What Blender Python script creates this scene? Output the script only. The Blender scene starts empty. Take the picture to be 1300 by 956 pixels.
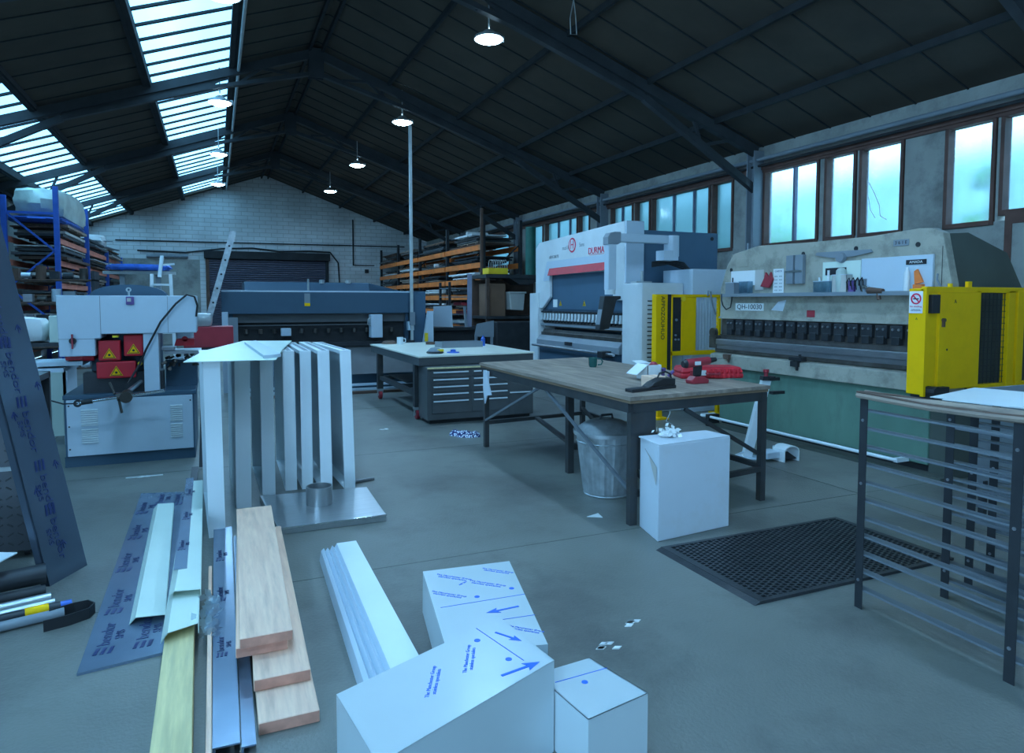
import bpy, bmesh, math, random
from mathutils import Vector, Matrix
random.seed(7)
SC = bpy.context.scene
COL = SC.collection
R = math.radians

# ---------------------------------------------------------------- camera
cam = bpy.data.cameras.new('camera')
cam.sensor_width = 36.0
cam.lens = 24.0
cam.shift_y = -44.5 / 1300
cam.clip_start = 0.05
cam.clip_end = 300
camo = bpy.data.objects.new('camera', cam)
COL.objects.link(camo)
camo.location = (0, 0, 1.6)
camo.rotation_euler = (R(90 - 3.335), 0, R(-23.47))
SC.camera = camo

# ---------------------------------------------------------------- view, world and light
SC.view_settings.view_transform = 'Standard'
SC.view_settings.look = 'None'
SC.view_settings.gamma = 1
SC.view_settings.use_curve_mapping = False
SC.view_settings.exposure = 0.08
SC.cycles.use_denoising = True
SC.cycles.max_bounces = 8
SC.cycles.transparent_max_bounces = 16
SC.cycles.sample_clamp_indirect = 4.0

CAST = (0.29, 0.61, 1.0)      # the cold blue of the daylight and the lamps
SKYLIGHT = 3.5
LAMP_W = 55.0
SKY = 5.0
DOOR_W = 430.0

world = bpy.data.worlds.new('world')
SC.world = world
world.use_nodes = True
bgn = world.node_tree.nodes['Background']
bgn.inputs[0].default_value = (0.36, 0.68, 1.0, 1)
bgn.inputs[1].default_value = SKY
# daylight from the open loading door in the left wall, just behind the camera
dl = bpy.data.lights.new('door_daylight', 'AREA'); dl.shape = 'RECTANGLE'; dl.size = 3.5; dl.size_y = 4.4
dl.energy = DOOR_W; dl.color = CAST
dlo = bpy.data.objects.new('door_daylight', dl); COL.objects.link(dlo)
dlo.location = (-4.72, -2.9, 1.85); dlo.rotation_euler = (0, R(-90), 0)

# ---------------------------------------------------------------- materials
def mat(name, col, rough=0.55, metal=0.0, var=0.12, vs=3.0, bump=0.0, bs=40.0, spec=0.4, dirt=None, dscale=1.2, damt=0.5, stretch=None, coords='Object'):
    m = bpy.data.materials.new(name)
    m.use_nodes = True
    nt = m.node_tree
    b = nt.nodes['Principled BSDF']
    b.inputs['Roughness'].default_value = rough
    b.inputs['Metallic'].default_value = metal
    b.inputs['Specular IOR Level'].default_value = spec
    tc = nt.nodes.new('ShaderNodeTexCoord')
    mp = nt.nodes.new('ShaderNodeMapping')
    nt.links.new(tc.outputs[coords], mp.inputs[0])
    if stretch: mp.inputs['Scale'].default_value = stretch
    n = nt.nodes.new('ShaderNodeTexNoise')
    n.inputs['Scale'].default_value = vs
    n.inputs['Detail'].default_value = 5
    nt.links.new(mp.outputs[0], n.inputs['Vector'])
    r = nt.nodes.new('ShaderNodeValToRGB')
    r.color_ramp.elements[0].position = 0.3
    r.color_ramp.elements[1].position = 0.7
    r.color_ramp.elements[0].color = tuple(c * (1 - var) for c in col) + (1,)
    r.color_ramp.elements[1].color = tuple(min(1, c * (1 + var)) for c in col) + (1,)
    nt.links.new(n.outputs['Fac'], r.inputs[0])
    out = r.outputs[0]
    if dirt:
        n2 = nt.nodes.new('ShaderNodeTexNoise')
        n2.inputs['Scale'].default_value = dscale
        n2.inputs['Detail'].default_value = 8
        n2.inputs['Roughness'].default_value = 0.7
        nt.links.new(mp.outputs[0], n2.inputs['Vector'])
        r2 = nt.nodes.new('ShaderNodeValToRGB')
        r2.color_ramp.elements[0].position = 0.48
        r2.color_ramp.elements[1].position = 0.68
        r2.color_ramp.elements[0].color = (0, 0, 0, 1)
        r2.color_ramp.elements[1].color = (damt, damt, damt, 1)
        nt.links.new(n2.outputs['Fac'], r2.inputs[0])
        mx = nt.nodes.new('ShaderNodeMixRGB')
        mx.inputs[2].default_value = tuple(dirt) + (1,)
        nt.links.new(r2.outputs[0], mx.inputs[0])
        nt.links.new(out, mx.inputs[1])
        out = mx.outputs[0]
    nt.links.new(out, b.inputs['Base Color'])
    if bump:
        n3 = nt.nodes.new('ShaderNodeTexNoise')
        n3.inputs['Scale'].default_value = bs
        nt.links.new(mp.outputs[0], n3.inputs['Vector'])
        bp = nt.nodes.new('ShaderNodeBump')
        bp.inputs['Strength'].default_value = bump
        bp.inputs['Distance'].default_value = 0.02
        nt.links.new(n3.outputs['Fac'], bp.inputs['Height'])
        nt.links.new(bp.outputs[0], b.inputs['Normal'])
    return m

def emis(name, col, s):
    m = bpy.data.materials.new(name)
    m.use_nodes = True
    nt = m.node_tree
    b = nt.nodes['Principled BSDF']
    b.inputs['Base Color'].default_value = (0.8, 0.8, 0.8, 1)
    b.inputs['Emission Color'].default_value = tuple(col) + (1,)
    b.inputs['Emission Strength'].default_value = s
    n = nt.nodes.new('ShaderNodeTexNoise')
    n.inputs['Scale'].default_value = 1.3
    n.inputs['Detail'].default_value = 6
    mm = nt.nodes.new('ShaderNodeMapRange')
    mm.inputs[1].default_value = 0.3; mm.inputs[2].default_value = 0.7
    mm.inputs[3].default_value = s * 0.82; mm.inputs[4].default_value = s * 1.1
    nt.links.new(n.outputs['Fac'], mm.inputs[0])
    nt.links.new(mm.outputs[0], b.inputs['Emission Strength'])
    return m

M = {}
M['concrete'] = mat('floor_concrete', (0.185, 0.185, 0.165), 0.42, 0, 0.16, 1.1, 0.12, 60, 0.5, (0.095, 0.09, 0.085), 0.8, 0.85)
M['lining'] = mat('roof_lining', (0.085, 0.07, 0.055), 0.8, 0, 0.12, 1.5, 0, 0, 0.2, (0.055, 0.045, 0.04), 0.6, 0.5)
M['steel_dark'] = mat('painted_roof_steel', (0.035, 0.037, 0.04), 0.75, 0.0, 0.2, 4, 0, 0, 0.15)
M['truss'] = mat('painted_truss_steel', (0.05, 0.054, 0.06), 0.6, 0.0, 0.2, 3, 0, 0, 0.3)
M['steel_pale'] = mat('galvanised_rail', (0.42, 0.44, 0.44), 0.45, 0.4, 0.15, 6)
M['plaster'] = mat('painted_wall', (0.36, 0.36, 0.33), 0.75, 0, 0.12, 2, 0.15, 30, 0.3, (0.10, 0.10, 0.10), 1.6, 0.6)
M['white'] = mat('white_painted_sheet', (0.80, 0.84, 0.86), 0.35, 0, 0.03, 3, 0, 0, 0.4)
M['offwhite'] = mat('machine_white', (0.72, 0.75, 0.76), 0.42, 0, 0.05, 2, 0, 0, 0.4, (0.5, 0.52, 0.52), 1.5, 0.3)
M['pale_grey'] = mat('machine_pale_grey', (0.58, 0.66, 0.74), 0.42, 0, 0.05, 2, 0, 0, 0.4, (0.44, 0.50, 0.56), 2, 0.3)
M['mid_grey'] = mat('machine_mid_grey', (0.24, 0.27, 0.30), 0.45, 0, 0.08, 2)
M['navy'] = mat('machine_dark_blue', (0.05, 0.10, 0.15), 0.42, 0, 0.08, 2, 0, 0, 0.4, (0.035, 0.065, 0.10), 2, 0.35)
M['blue'] = mat('machine_blue', (0.065, 0.13, 0.20), 0.42, 0, 0.08, 2)
M['rackblue'] = mat('rack_upright_blue', (0.03, 0.10, 0.42), 0.45, 0, 0.15, 6)
M['orange'] = mat('rack_beam_orange', (1.0, 0.23, 0.05), 0.5, 0, 0.15, 4, 0, 0, 0.3, (0.5, 0.2, 0.08), 3, 0.5)
M['salmon'] = mat('rack_beam_faded_red', (0.75, 0.24, 0.16), 0.55, 0, 0.15, 4)
M['beige'] = mat('machine_worn_beige', (0.42, 0.39, 0.32), 0.5, 0, 0.12, 2.5, 0.05, 30, 0.4, (0.17, 0.16, 0.13), 3.5, 0.75)
M['green'] = mat('machine_worn_green', (0.13, 0.235, 0.18), 0.5, 0, 0.16, 2, 0.05, 30, 0.4, (0.08, 0.12, 0.10), 2.2, 0.7, (1, 1, 0.4))
M['darkgreen'] = mat('machine_dark_green', (0.09, 0.10, 0.085), 0.55, 0, 0.15, 2)  # dark grey-green, the side frame's own colour
M['tool'] = mat('oily_tool_steel', (0.10, 0.085, 0.075), 0.38, 0.5, 0.3, 5, 0, 0, 0.5, (0.19, 0.18, 0.17), 4, 0.5)
M['bright'] = mat('bright_tool_steel', (0.42, 0.42, 0.45), 0.28, 0.85, 0.12, 6, 0, 0, 0.5, None, 1, 0, (0.3, 1, 4))
M['chrome'] = mat('polished_rod', (0.8, 0.82, 0.84), 0.14, 1.0, 0.05, 3)
M['stainless'] = mat('brushed_stainless', (0.55, 0.56, 0.57), 0.3, 0.85, 0.08, 8, 0.03, 80, 0.5, None, 1, 0, (1, 12, 1))
M['galv'] = mat('galvanised_zinc', (0.50, 0.53, 0.55), 0.4, 0.6, 0.2, 14, 0.05, 25, 0.5)
M['yellow'] = mat('guard_yellow', (1.0, 0.54, 0.004), 0.55, 0, 0.05, 3, 0, 0, 0.15, (0.75, 0.40, 0.01), 4, 0.3)
M['red'] = mat('guard_red', (0.62, 0.02, 0.035), 0.42, 0, 0.08, 4)
M['reddark'] = mat('tool_dark_red', (0.38, 0.035, 0.05), 0.4, 0, 0.1, 5)
M['black'] = mat('black_plastic', (0.022, 0.022, 0.025), 0.5, 0, 0.2, 8)
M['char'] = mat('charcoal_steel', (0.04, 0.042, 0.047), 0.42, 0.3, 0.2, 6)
M['slat'] = mat('grey_primed_flat_bar', (0.15, 0.165, 0.185), 0.45, 0.0, 0.05, 3)
M['tablesteel'] = mat('bench_steel', (0.06, 0.062, 0.066), 0.45, 0.3, 0.2, 6, 0, 0, 0.4, (0.10, 0.07, 0.05), 5, 0.4)
M['cabinet'] = mat('drawer_cabinet_grey', (0.11, 0.115, 0.12), 0.4, 0.2, 0.12, 3)
M['board'] = mat('pale_bench_board', (0.98, 0.93, 0.80), 0.28, 0, 0.04, 6, 0, 0, 0.6, (0.75, 0.68, 0.58), 3, 0.3)
M['ply'] = mat('worn_plywood', (0.34, 0.255, 0.20), 0.6, 0, 0.3, 3, 0.1, 30, 0.3, (0.20, 0.16, 0.14), 2.2, 0.7, (6, 0.8, 6))
M['plyedge'] = mat('plywood_edge', (0.25, 0.16, 0.10), 0.7, 0, 0.35, 3, 0.2, 40, 0.2, None, 1, 0, (1, 1, 60))
M['pine'] = mat('sawn_pine', (0.97, 0.60, 0.44), 0.65, 0, 0.12, 4, 0.05, 40, 0.25, (0.55, 0.34, 0.26), 2.4, 0.45, (9, 0.8, 9))
M['pineend'] = mat('pine_end_grain', (0.60, 0.27, 0.19), 0.7, 0, 0.15, 20)
M['pineyel'] = mat('treated_pine', (0.75, 0.62, 0.33), 0.65, 0, 0.15, 4, 0.05, 40, 0.25, (0.5, 0.45, 0.28), 2.4, 0.4, (9, 0.8, 9))
M['cream'] = mat('cream_coated_sheet', (0.74, 0.82, 0.72), 0.35, 0, 0.03, 3)
M['film'] = mat('white_film_face', (0.58, 0.64, 0.66), 0.28, 0.05, 0.03, 3)
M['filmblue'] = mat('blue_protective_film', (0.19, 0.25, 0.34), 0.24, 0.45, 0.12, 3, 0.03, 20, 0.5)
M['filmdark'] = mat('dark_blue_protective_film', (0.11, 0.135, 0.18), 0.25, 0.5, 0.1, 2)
M['ink'] = mat('blue_ink', (0.012, 0.025, 0.11), 0.5, 0, 0.05, 5)
M['inkbright'] = mat('bright_blue_ink', (0.04, 0.18, 0.75), 0.5, 0, 0.05, 5)
M['inkblack'] = mat('black_ink', (0.02, 0.02, 0.025), 0.5, 0, 0.05, 5)
M['inkred'] = mat('red_ink', (0.80, 0.02, 0.08), 0.5, 0, 0.05, 5)
M['paper'] = mat('paper', (0.85, 0.85, 0.84), 0.7, 0, 0.03, 5)
M['card'] = mat('white_cardboard', (0.70, 0.74, 0.80), 0.7, 0, 0.03, 2, 0, 0, 0.2, (0.6, 0.55, 0.5), 1.5, 0.35)
M['brown'] = mat('brown_cardboard', (0.22, 0.12, 0.075), 0.8, 0, 0.1, 4)
M['rubber'] = mat('black_rubber_mat', (0.035, 0.036, 0.04), 0.45, 0, 0.2, 9, 0.1, 60, 0.5)
M['brick'] = None
M['frame'] = mat('brown_window_frame', (0.13, 0.06, 0.045), 0.6, 0, 0.25, 5)
M['frameblue'] = mat('blue_grey_frame', (0.16, 0.17, 0.24), 0.5, 0, 0.15, 5)
M['conduit'] = mat('grey_conduit', (0.55, 0.58, 0.58), 0.4, 0.3, 0.1, 4)
M['greentube'] = mat('green_roll', (0.02, 0.13, 0.10), 0.5, 0, 0.15, 4)
M['mug'] = mat('dark_green_glaze', (0.015, 0.10, 0.09), 0.2, 0, 0.05, 5, 0, 0, 0.6)
M['greenglaze'] = M['mug']
M['bag'] = mat('cloudy_plastic_bag', (0.55, 0.62, 0.56), 0.5, 0, 0.2, 3, 0.6, 6, 0.4)
M['bluebag'] = mat('blue_plastic_wrap', (0.03, 0.13, 0.55), 0.35, 0, 0.4, 6, 0.5, 12, 0.5)
M['skin'] = mat('pale_tub', (0.55, 0.52, 0.48), 0.6, 0, 0.06, 4)
M['lime'] = mat('lime_yellow_box', (1.0, 0.62, 0.03), 0.5, 0, 0.1, 5)
M['rust'] = mat('rusty_brown_steel', (0.13, 0.075, 0.055), 0.7, 0.1, 0.25, 5)
M['cloth'] = None
M['lampglow'] = emis('lamp_lens_lit', (0.5, 0.8, 1.0), 60.0)
M['skyglow'] = emis('daylit_rooflight_sheet', (0.21, 0.60, 1.0), SKYLIGHT)
M['purple'] = mat('purple_box', (0.16, 0.09, 0.28), 0.5, 0, 0.1, 5)

def brick_mat():
    m = mat('painted_brick', (0.30, 0.30, 0.29), 0.75)
    nt = m.node_tree
    b = nt.nodes['Principled BSDF']
    tc = nt.nodes.new('ShaderNodeTexCoord')
    sx = nt.nodes.new('ShaderNodeSeparateXYZ')
    cx = nt.nodes.new('ShaderNodeCombineXYZ')
    nt.links.new(tc.outputs['Object'], sx.inputs[0])
    nt.links.new(sx.outputs[0], cx.inputs[0]); nt.links.new(sx.outputs[2], cx.inputs[1])
    br = nt.nodes.new('ShaderNodeTexBrick')
    br.inputs['Scale'].default_value = 1.0
    br.inputs['Brick Width'].default_value = 0.44
    br.inputs['Row Height'].default_value = 0.16
    br.inputs['Mortar Size'].default_value = 0.012
    br.inputs['Color1'].default_value = (0.78, 0.80, 0.80, 1)
    br.inputs['Color2'].default_value = (0.70, 0.72, 0.72, 1)
    br.inputs['Mortar'].default_value = (0.54, 0.54, 0.52, 1)
    nt.links.new(cx.outputs[0], br.inputs['Vector'])
    n = nt.nodes.new('ShaderNodeTexNoise'); n.inputs['Scale'].default_value = 0.6; n.inputs['Detail'].default_value = 7
    nt.links.new(tc.outputs['Object'], n.inputs['Vector'])
    mr = nt.nodes.new('ShaderNodeMapRange'); mr.inputs[1].default_value = .35; mr.inputs[2].default_value = .7; mr.inputs[3].default_value = .75; mr.inputs[4].default_value = 1.15
    nt.links.new(n.outputs['Fac'], mr.inputs[0])
    mx = nt.nodes.new('ShaderNodeMixRGB'); mx.blend_type = 'MULTIPLY'; mx.inputs[0].default_value = 1
    nt.links.new(br.outputs['Color'], mx.inputs[1]); nt.links.new(mr.outputs[0], mx.inputs[2])
    nt.links.new(mx.outputs[0], b.inputs['Base Color'])
    bp = nt.nodes.new('ShaderNodeBump'); bp.inputs['Strength'].default_value = .5; bp.inputs['Distance'].default_value = .01
    nt.links.new(br.outputs['Fac'], bp.inputs['Height']); bp.invert = True
    nt.links.new(bp.outputs[0], b.inputs['Normal'])
    return m
M['brick'] = brick_mat()

def checker_mat(name, c1, c2, sc):
    m = mat(name, c1, 0.7)
    nt = m.node_tree; b = nt.nodes['Principled BSDF']
    v = nt.nodes.new('ShaderNodeTexVoronoi'); v.inputs['Scale'].default_value = sc
    tc = nt.nodes.new('ShaderNodeTexCoord'); nt.links.new(tc.outputs['Object'], v.inputs['Vector'])
    r = nt.nodes.new('ShaderNodeValToRGB'); r.color_ramp.interpolation = 'CONSTANT'
    r.color_ramp.elements[0].color = tuple(c1) + (1,); r.color_ramp.elements[1].color = tuple(c2) + (1,); r.color_ramp.elements[1].position = .45
    nt.links.new(v.outputs['Distance'], r.inputs[0]); nt.links.new(r.outputs[0], b.inputs['Base Color'])
    return m
M['cloth'] = checker_mat('patterned_rag', (0.75, 0.8, 0.9), (0.03, 0.04, 0.16), 45)
M['treadplate'] = mat('tread_plate', (0.11, 0.11, 0.12), 0.35, 0.6, 0.15, 5)

def thin_glass(name, tint, frost, tr, blur=0):
    m = bpy.data.materials.new(name); m.use_nodes = True
    nt = m.node_tree; nt.nodes.clear()
    o = nt.nodes.new('ShaderNodeOutputMaterial')
    if blur:
        a = nt.nodes.new('ShaderNodeBsdfRefraction'); a.inputs['Roughness'].default_value = blur; a.inputs['IOR'].default_value = 1.3
    else: a = nt.nodes.new('ShaderNodeBsdfTransparent')
    a.inputs[0].default_value = tuple(tint) + (1,)
    t = nt.nodes.new('ShaderNodeBsdfTranslucent'); t.inputs[0].default_value = tuple(frost) + (1,)
    g = nt.nodes.new('ShaderNodeBsdfGlossy'); g.inputs[1].default_value = 0.1
    n = nt.nodes.new('ShaderNodeTexNoise'); n.inputs['Scale'].default_value = 1.4; n.inputs['Detail'].default_value = 6
    mr = nt.nodes.new('ShaderNodeMapRange'); mr.inputs[1].default_value = .35; mr.inputs[2].default_value = .7; mr.inputs[3].default_value = max(0, tr - .12); mr.inputs[4].default_value = min(1, tr + .12)
    nt.links.new(n.outputs['Fac'], mr.inputs[0])
    m1 = nt.nodes.new('ShaderNodeMixShader'); nt.links.new(mr.outputs[0], m1.inputs[0])
    nt.links.new(a.outputs[0], m1.inputs[1]); nt.links.new(t.outputs[0], m1.inputs[2])
    m2 = nt.nodes.new('ShaderNodeMixShader'); m2.inputs[0].default_value = .05
    nt.links.new(m1.outputs[0], m2.inputs[1]); nt.links.new(g.outputs[0], m2.inputs[2])
    nt.links.new(m2.outputs[0], o.inputs[0])
    return m
M['pane_clear'] = thin_glass('hazy_window_glass', (0.85, 0.95, 1.0), (0.6, 0.8, 0.9), 0.14, .22)
M['pane_grimy'] = thin_glass('grimy_window_glass', (0.38, 0.52, 0.55), (0.28, 0.38, 0.40), 0.4, .3)
M['clearplastic'] = thin_glass('clear_plastic_tub', (0.8, 0.9, 0.95), (0.6, 0.7, 0.75), 0.5)
M['bagclear'] = thin_glass('crinkled_clear_bag', (0.85, 0.93, 1.0), (0.8, 0.9, 0.95), 0.5)

# ---------------------------------------------------------------- mesh builder
class MB:
    def __init__(s): s.v = []; s.f = []
    def poly(s, pts):
        b = len(s.v); s.v += [Vector(p) for p in pts]; s.f.append(list(range(b, b + len(pts)))); return s
    def box(s, x0, y0, z0, x1, y1, z1):
        if x0 > x1: x0, x1 = x1, x0
        if y0 > y1: y0, y1 = y1, y0
        if z0 > z1: z0, z1 = z1, z0
        b = len(s.v)
        s.v += [Vector(p) for p in ((x0,y0,z0),(x1,y0,z0),(x1,y1,z0),(x0,y1,z0),(x0,y0,z1),(x1,y0,z1),(x1,y1,z1),(x0,y1,z1))]
        s.f += [[b+i for i in q] for q in ((0,3,2,1),(4,5,6,7),(0,1,5,4),(1,2,6,5),(2,3,7,6),(3,0,4,7))]
        return s
    def bar(s, p, q, w, h, up=(0, 0, 1)):
        p, q = Vector(p), Vector(q); d = (q - p).normalized(); u = Vector(up)
        if abs(d.dot(u)) > .98: u = Vector((0, 1, 0)) if abs(d.y) < .9 else Vector((1, 0, 0))
        a = d.cross(u).normalized(); c = a.cross(d).normalized()
        b = len(s.v)
        for e in (p, q):
            for i, j in ((-1,-1),(1,-1),(1,1),(-1,1)): s.v.append(e + a*(i*w/2) + c*(j*h/2))
        s.f += [[b+i for i in k] for k in ((0,1,2,3),(7,6,5,4),(0,4,5,1),(1,5,6,2),(2,6,7,3),(3,7,4,0))]
        return s
    def cyl(s, p, q, r0, r1=None, n=20, cap=True):
        r1 = r0 if r1 is None else r1
        p, q = Vector(p), Vector(q); d = (q - p).normalized()
        u = Vector((0, 0, 1)) if abs(d.z) < .9 else Vector((1, 0, 0))
        a = d.cross(u).normalized(); c = a.cross(d); b = len(s.v)
        for e, r in ((p, r0), (q, r1)):
            for i in range(n):
                t = 2*math.pi*i/n; s.v.append(e + a*(r*math.cos(t)) + c*(r*math.sin(t)))
        for i in range(n):
            j = (i+1) % n; s.f.append([b+i, b+j, b+n+j, b+n+i])
        if cap: s.f.append([b+i for i in range(n)][::-1]); s.f.append([b+n+i for i in range(n)])
        return s
    def lathe(s, o, prof, n=28, axis=(0, 0, 1)):
        o = Vector(o); d = Vector(axis).normalized(); u = Vector((1, 0, 0)) if abs(d.x) < .9 else Vector((0, 1, 0))
        a = d.cross(u).normalized(); c = d.cross(a); b = len(s.v); k = len(prof)
        for r, z in prof:
            for i in range(n):
                t = 2*math.pi*i/n; s.v.append(o + d*z + a*(r*math.cos(t)) + c*(r*math.sin(t)))
        for m_ in range(k-1):
            for i in range(n):
                j = (i+1) % n; s.f.append([b+m_*n+i, b+m_*n+j, b+(m_+1)*n+j, b+(m_+1)*n+i])
        return s
    def tube(s, pts, r, n=10):
        pts = [Vector(p) for p in pts]; b = len(s.v); k = len(pts); up = None
        for m_, p in enumerate(pts):
            d = (pts[min(m_+1, k-1)] - pts[max(m_-1, 0)]).normalized()
            if up is None: up = Vector((0, 0, 1)) if abs(d.z) < .9 else Vector((1, 0, 0))
            a = d.cross(up).normalized(); up = a.cross(d).normalized()
            for i in range(n):
                t = 2*math.pi*i/n; s.v.append(p + a*(r*math.cos(t)) + up*(r*math.sin(t)))
        for m_ in range(k-1):
            for i in range(n):
                j = (i+1) % n; s.f.append([b+m_*n+i, b+m_*n+j, b+(m_+1)*n+j, b+(m_+1)*n+i])
        s.f.append([b+i for i in range(n)][::-1]); s.f.append([b+(k-1)*n+i for i in range(n)])
        return s
    def prism(s, pts, off):
        """closed prism: pts is a 3D polygon, off the extrusion vector"""
        pts = [Vector(p) for p in pts]; off = Vector(off); b = len(s.v); n = len(pts)
        s.v += pts + [p + off for p in pts]
        s.f.append([b+i for i in range(n)]); s.f.append([b+n+i for i in range(n)][::-1])
        for i in range(n):
            j = (i+1) % n; s.f.append([b+j, b+i, b+n+i, b+n+j])
        return s
    def bottom_centre(s):
        xs = [p.x for p in s.v]; ys = [p.y for p in s.v]; zs = [p.z for p in s.v]
        return Vector(((min(xs)+max(xs))/2, (min(ys)+max(ys))/2, min(zs)))

def link(o): COL.objects.link(o); return o
def root_of(o):
    while o.parent: o = o.parent
    return o
def wmat(o):
    m = o.matrix_basis.copy()
    while o.parent: o = o.parent; m = o.matrix_basis @ m
    return m
def P(name, mb, m, parent=None, w=True, bev=0.0, smooth=False):
    """link a builder as one mesh object; w: coordinates are world ones"""
    me = bpy.data.meshes.new(name)
    if parent is None:
        c = mb.bottom_centre(); vs = [v - c for v in mb.v]
    elif w:
        inv = wmat(parent).inverted(); vs = [inv @ v for v in mb.v]
    else: vs = mb.v
    me.from_pydata([tuple(v) for v in vs], [], mb.f)
    bm = bmesh.new(); bm.from_mesh(me); bmesh.ops.recalc_face_normals(bm, faces=bm.faces); bm.to_mesh(me); bm.free()
    me.materials.append(M[m] if isinstance(m, str) else m)
    o = bpy.data.objects.new(name, me)
    if parent is None: o.location = c
    else: o.parent = parent
    link(o)
    if smooth:
        for p in me.polygons: p.use_smooth = True
        md = o.modifiers.new('edges', 'EDGE_SPLIT'); md.split_angle = R(35)
    if bev:
        md = o.modifiers.new('bevel', 'BEVEL'); md.width = bev; md.segments = 2; md.limit_method = 'ANGLE'; md.angle_limit = R(40)
    return o
def T(name, label, cat, loc, rz=0.0, group=None):
    o = bpy.data.objects.new(name, None); o.empty_display_size = .1
    o.location = loc; o.rotation_euler = (0, 0, rz); o['label'] = label; o['category'] = cat
    if group: o['group'] = group
    return link(o)
def S(name, mb, m, label, cat, group=None, bev=0.0, smooth=False, kind=None):
    o = P(name, mb, m, None, bev=bev, smooth=smooth); o['label'] = label; o['category'] = cat
    if group: o['group'] = group
    if kind: o['kind'] = kind
    return o
def ST(name, mb, m, label=None, parent=None, bev=0.0, smooth=False):
    o = P(name, mb, m, parent, bev=bev, smooth=smooth)
    if parent is None: o['kind'] = 'structure'
    if label: o['label'] = label
    return o
def copy_tree(o, parent=None):
    c = o.copy(); link(c); c.parent = parent
    for ch in list(o.children): copy_tree(ch, c)
    return c
TXC = {}
def TX(name, body, size, m, parent, loc, rot, sx=1.0, align='CENTER', ext=0.0006):
    """raised lettering turned into a mesh; loc and rot in the parent's frame"""
    key = (body, size, align, ext, m)
    if key not in TXC:
        cu = bpy.data.curves.new(name, 'FONT'); cu.body = body; cu.size = size; cu.extrude = ext
        cu.align_x = align; cu.align_y = 'CENTER'; cu.resolution_u = 3
        tmp = bpy.data.objects.new('tmp', cu); link(tmp)
        me = bpy.data.meshes.new_from_object(tmp, depsgraph=None) if False else None
        bpy.context.view_layer.update()
        me = bpy.data.meshes.new_from_object(tmp.evaluated_get(bpy.context.evaluated_depsgraph_get()))
        me.materials.clear(); me.materials.append(M[m] if isinstance(m, str) else m)
        bpy.data.objects.remove(tmp); TXC[key] = me
    o = bpy.data.objects.new(name, TXC[key]); link(o); o.parent = parent
    o.location = loc
    o.rotation_euler = rot if not isinstance(rot, Matrix) else rot.to_euler()
    o.scale = (sx, 1, 1)
    return o
def basis(xa, ya):
    xa = Vector(xa).normalized(); ya = Vector(ya); ya = (ya - xa * ya.dot(xa)).normalized(); za = xa.cross(ya)
    return Matrix((xa, ya, za)).transposed()
FX = (R(90), 0, R(-90))      # lettering on a face that looks towards -X
FY = (R(90), 0, 0)           # lettering on a face that looks towards -Y

# ================================================================ THE BUILDING
XL, XR, Y0, Y1 = -4.7, 8.5, -9.0, 28.9
RX, RZ, SL = 1.91, 6.57, 0.36
def roof(x): return RZ - SL * abs(x - RX)
ST('floor', MB().box(XL, Y0, -0.2, XR, Y1, 0.0), 'concrete')
mb = MB()
for yy in (.9, 4.0, 7.1, 10.2, 13.3, 16.4, 19.5, 22.6): mb.box(XL, yy-.004, 0, XR, yy+.004, .0008)
for xx in (-1.75, 4.9): mb.box(xx-.005, Y0, 0, xx+.005, Y1, .0007)
o = P('trim_21', mb, 'darkgreen'); o['kind'] = 'structure'; o['label'] = 'dark joints between the floor slabs'
ST('wall_left', MB().box(XL-.2, Y0, 0, XL-.03, -5.1, 4.3).box(XL-.2, -0.7, 0, XL-.03, Y1, 4.3).box(XL-.2, -5.1, 3.6, XL-.03, -0.7, 4.3), 'plaster')
o = P('door_2', MB().box(XL-.03, -5.25, 0, XL+.02, -5.1, 3.75).box(XL-.03, -0.7, 0, XL+.02, -0.55, 3.75).box(XL-.03, -5.1, 3.6, XL+.02, -0.7, 3.75), 'steel_dark'); o['kind'] = 'structure'; o['label'] = 'frame of the open loading door behind the camera'
ST('wall_back', MB().prism([(XL, Y0-.2, 0), (XR, Y0-.2, 0), (XR, Y0-.2, roof(XR)), (RX, Y0-.2, RZ), (XL, Y0-.2, roof(XL))], (0, .15, 0)), 'plaster')
gab = ST('wall_far', MB().prism([(XL, Y1, 0), (XR, Y1, 0), (XR, Y1, roof(XR)), (RX, Y1, RZ), (XL, Y1, roof(XL))], (0, .25, 0)), 'brick')
P('painted_render_band', MB().box(-4.6, Y1-.02, 0, -.5, Y1+.01, 3.2), 'plaster', gab)
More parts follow.
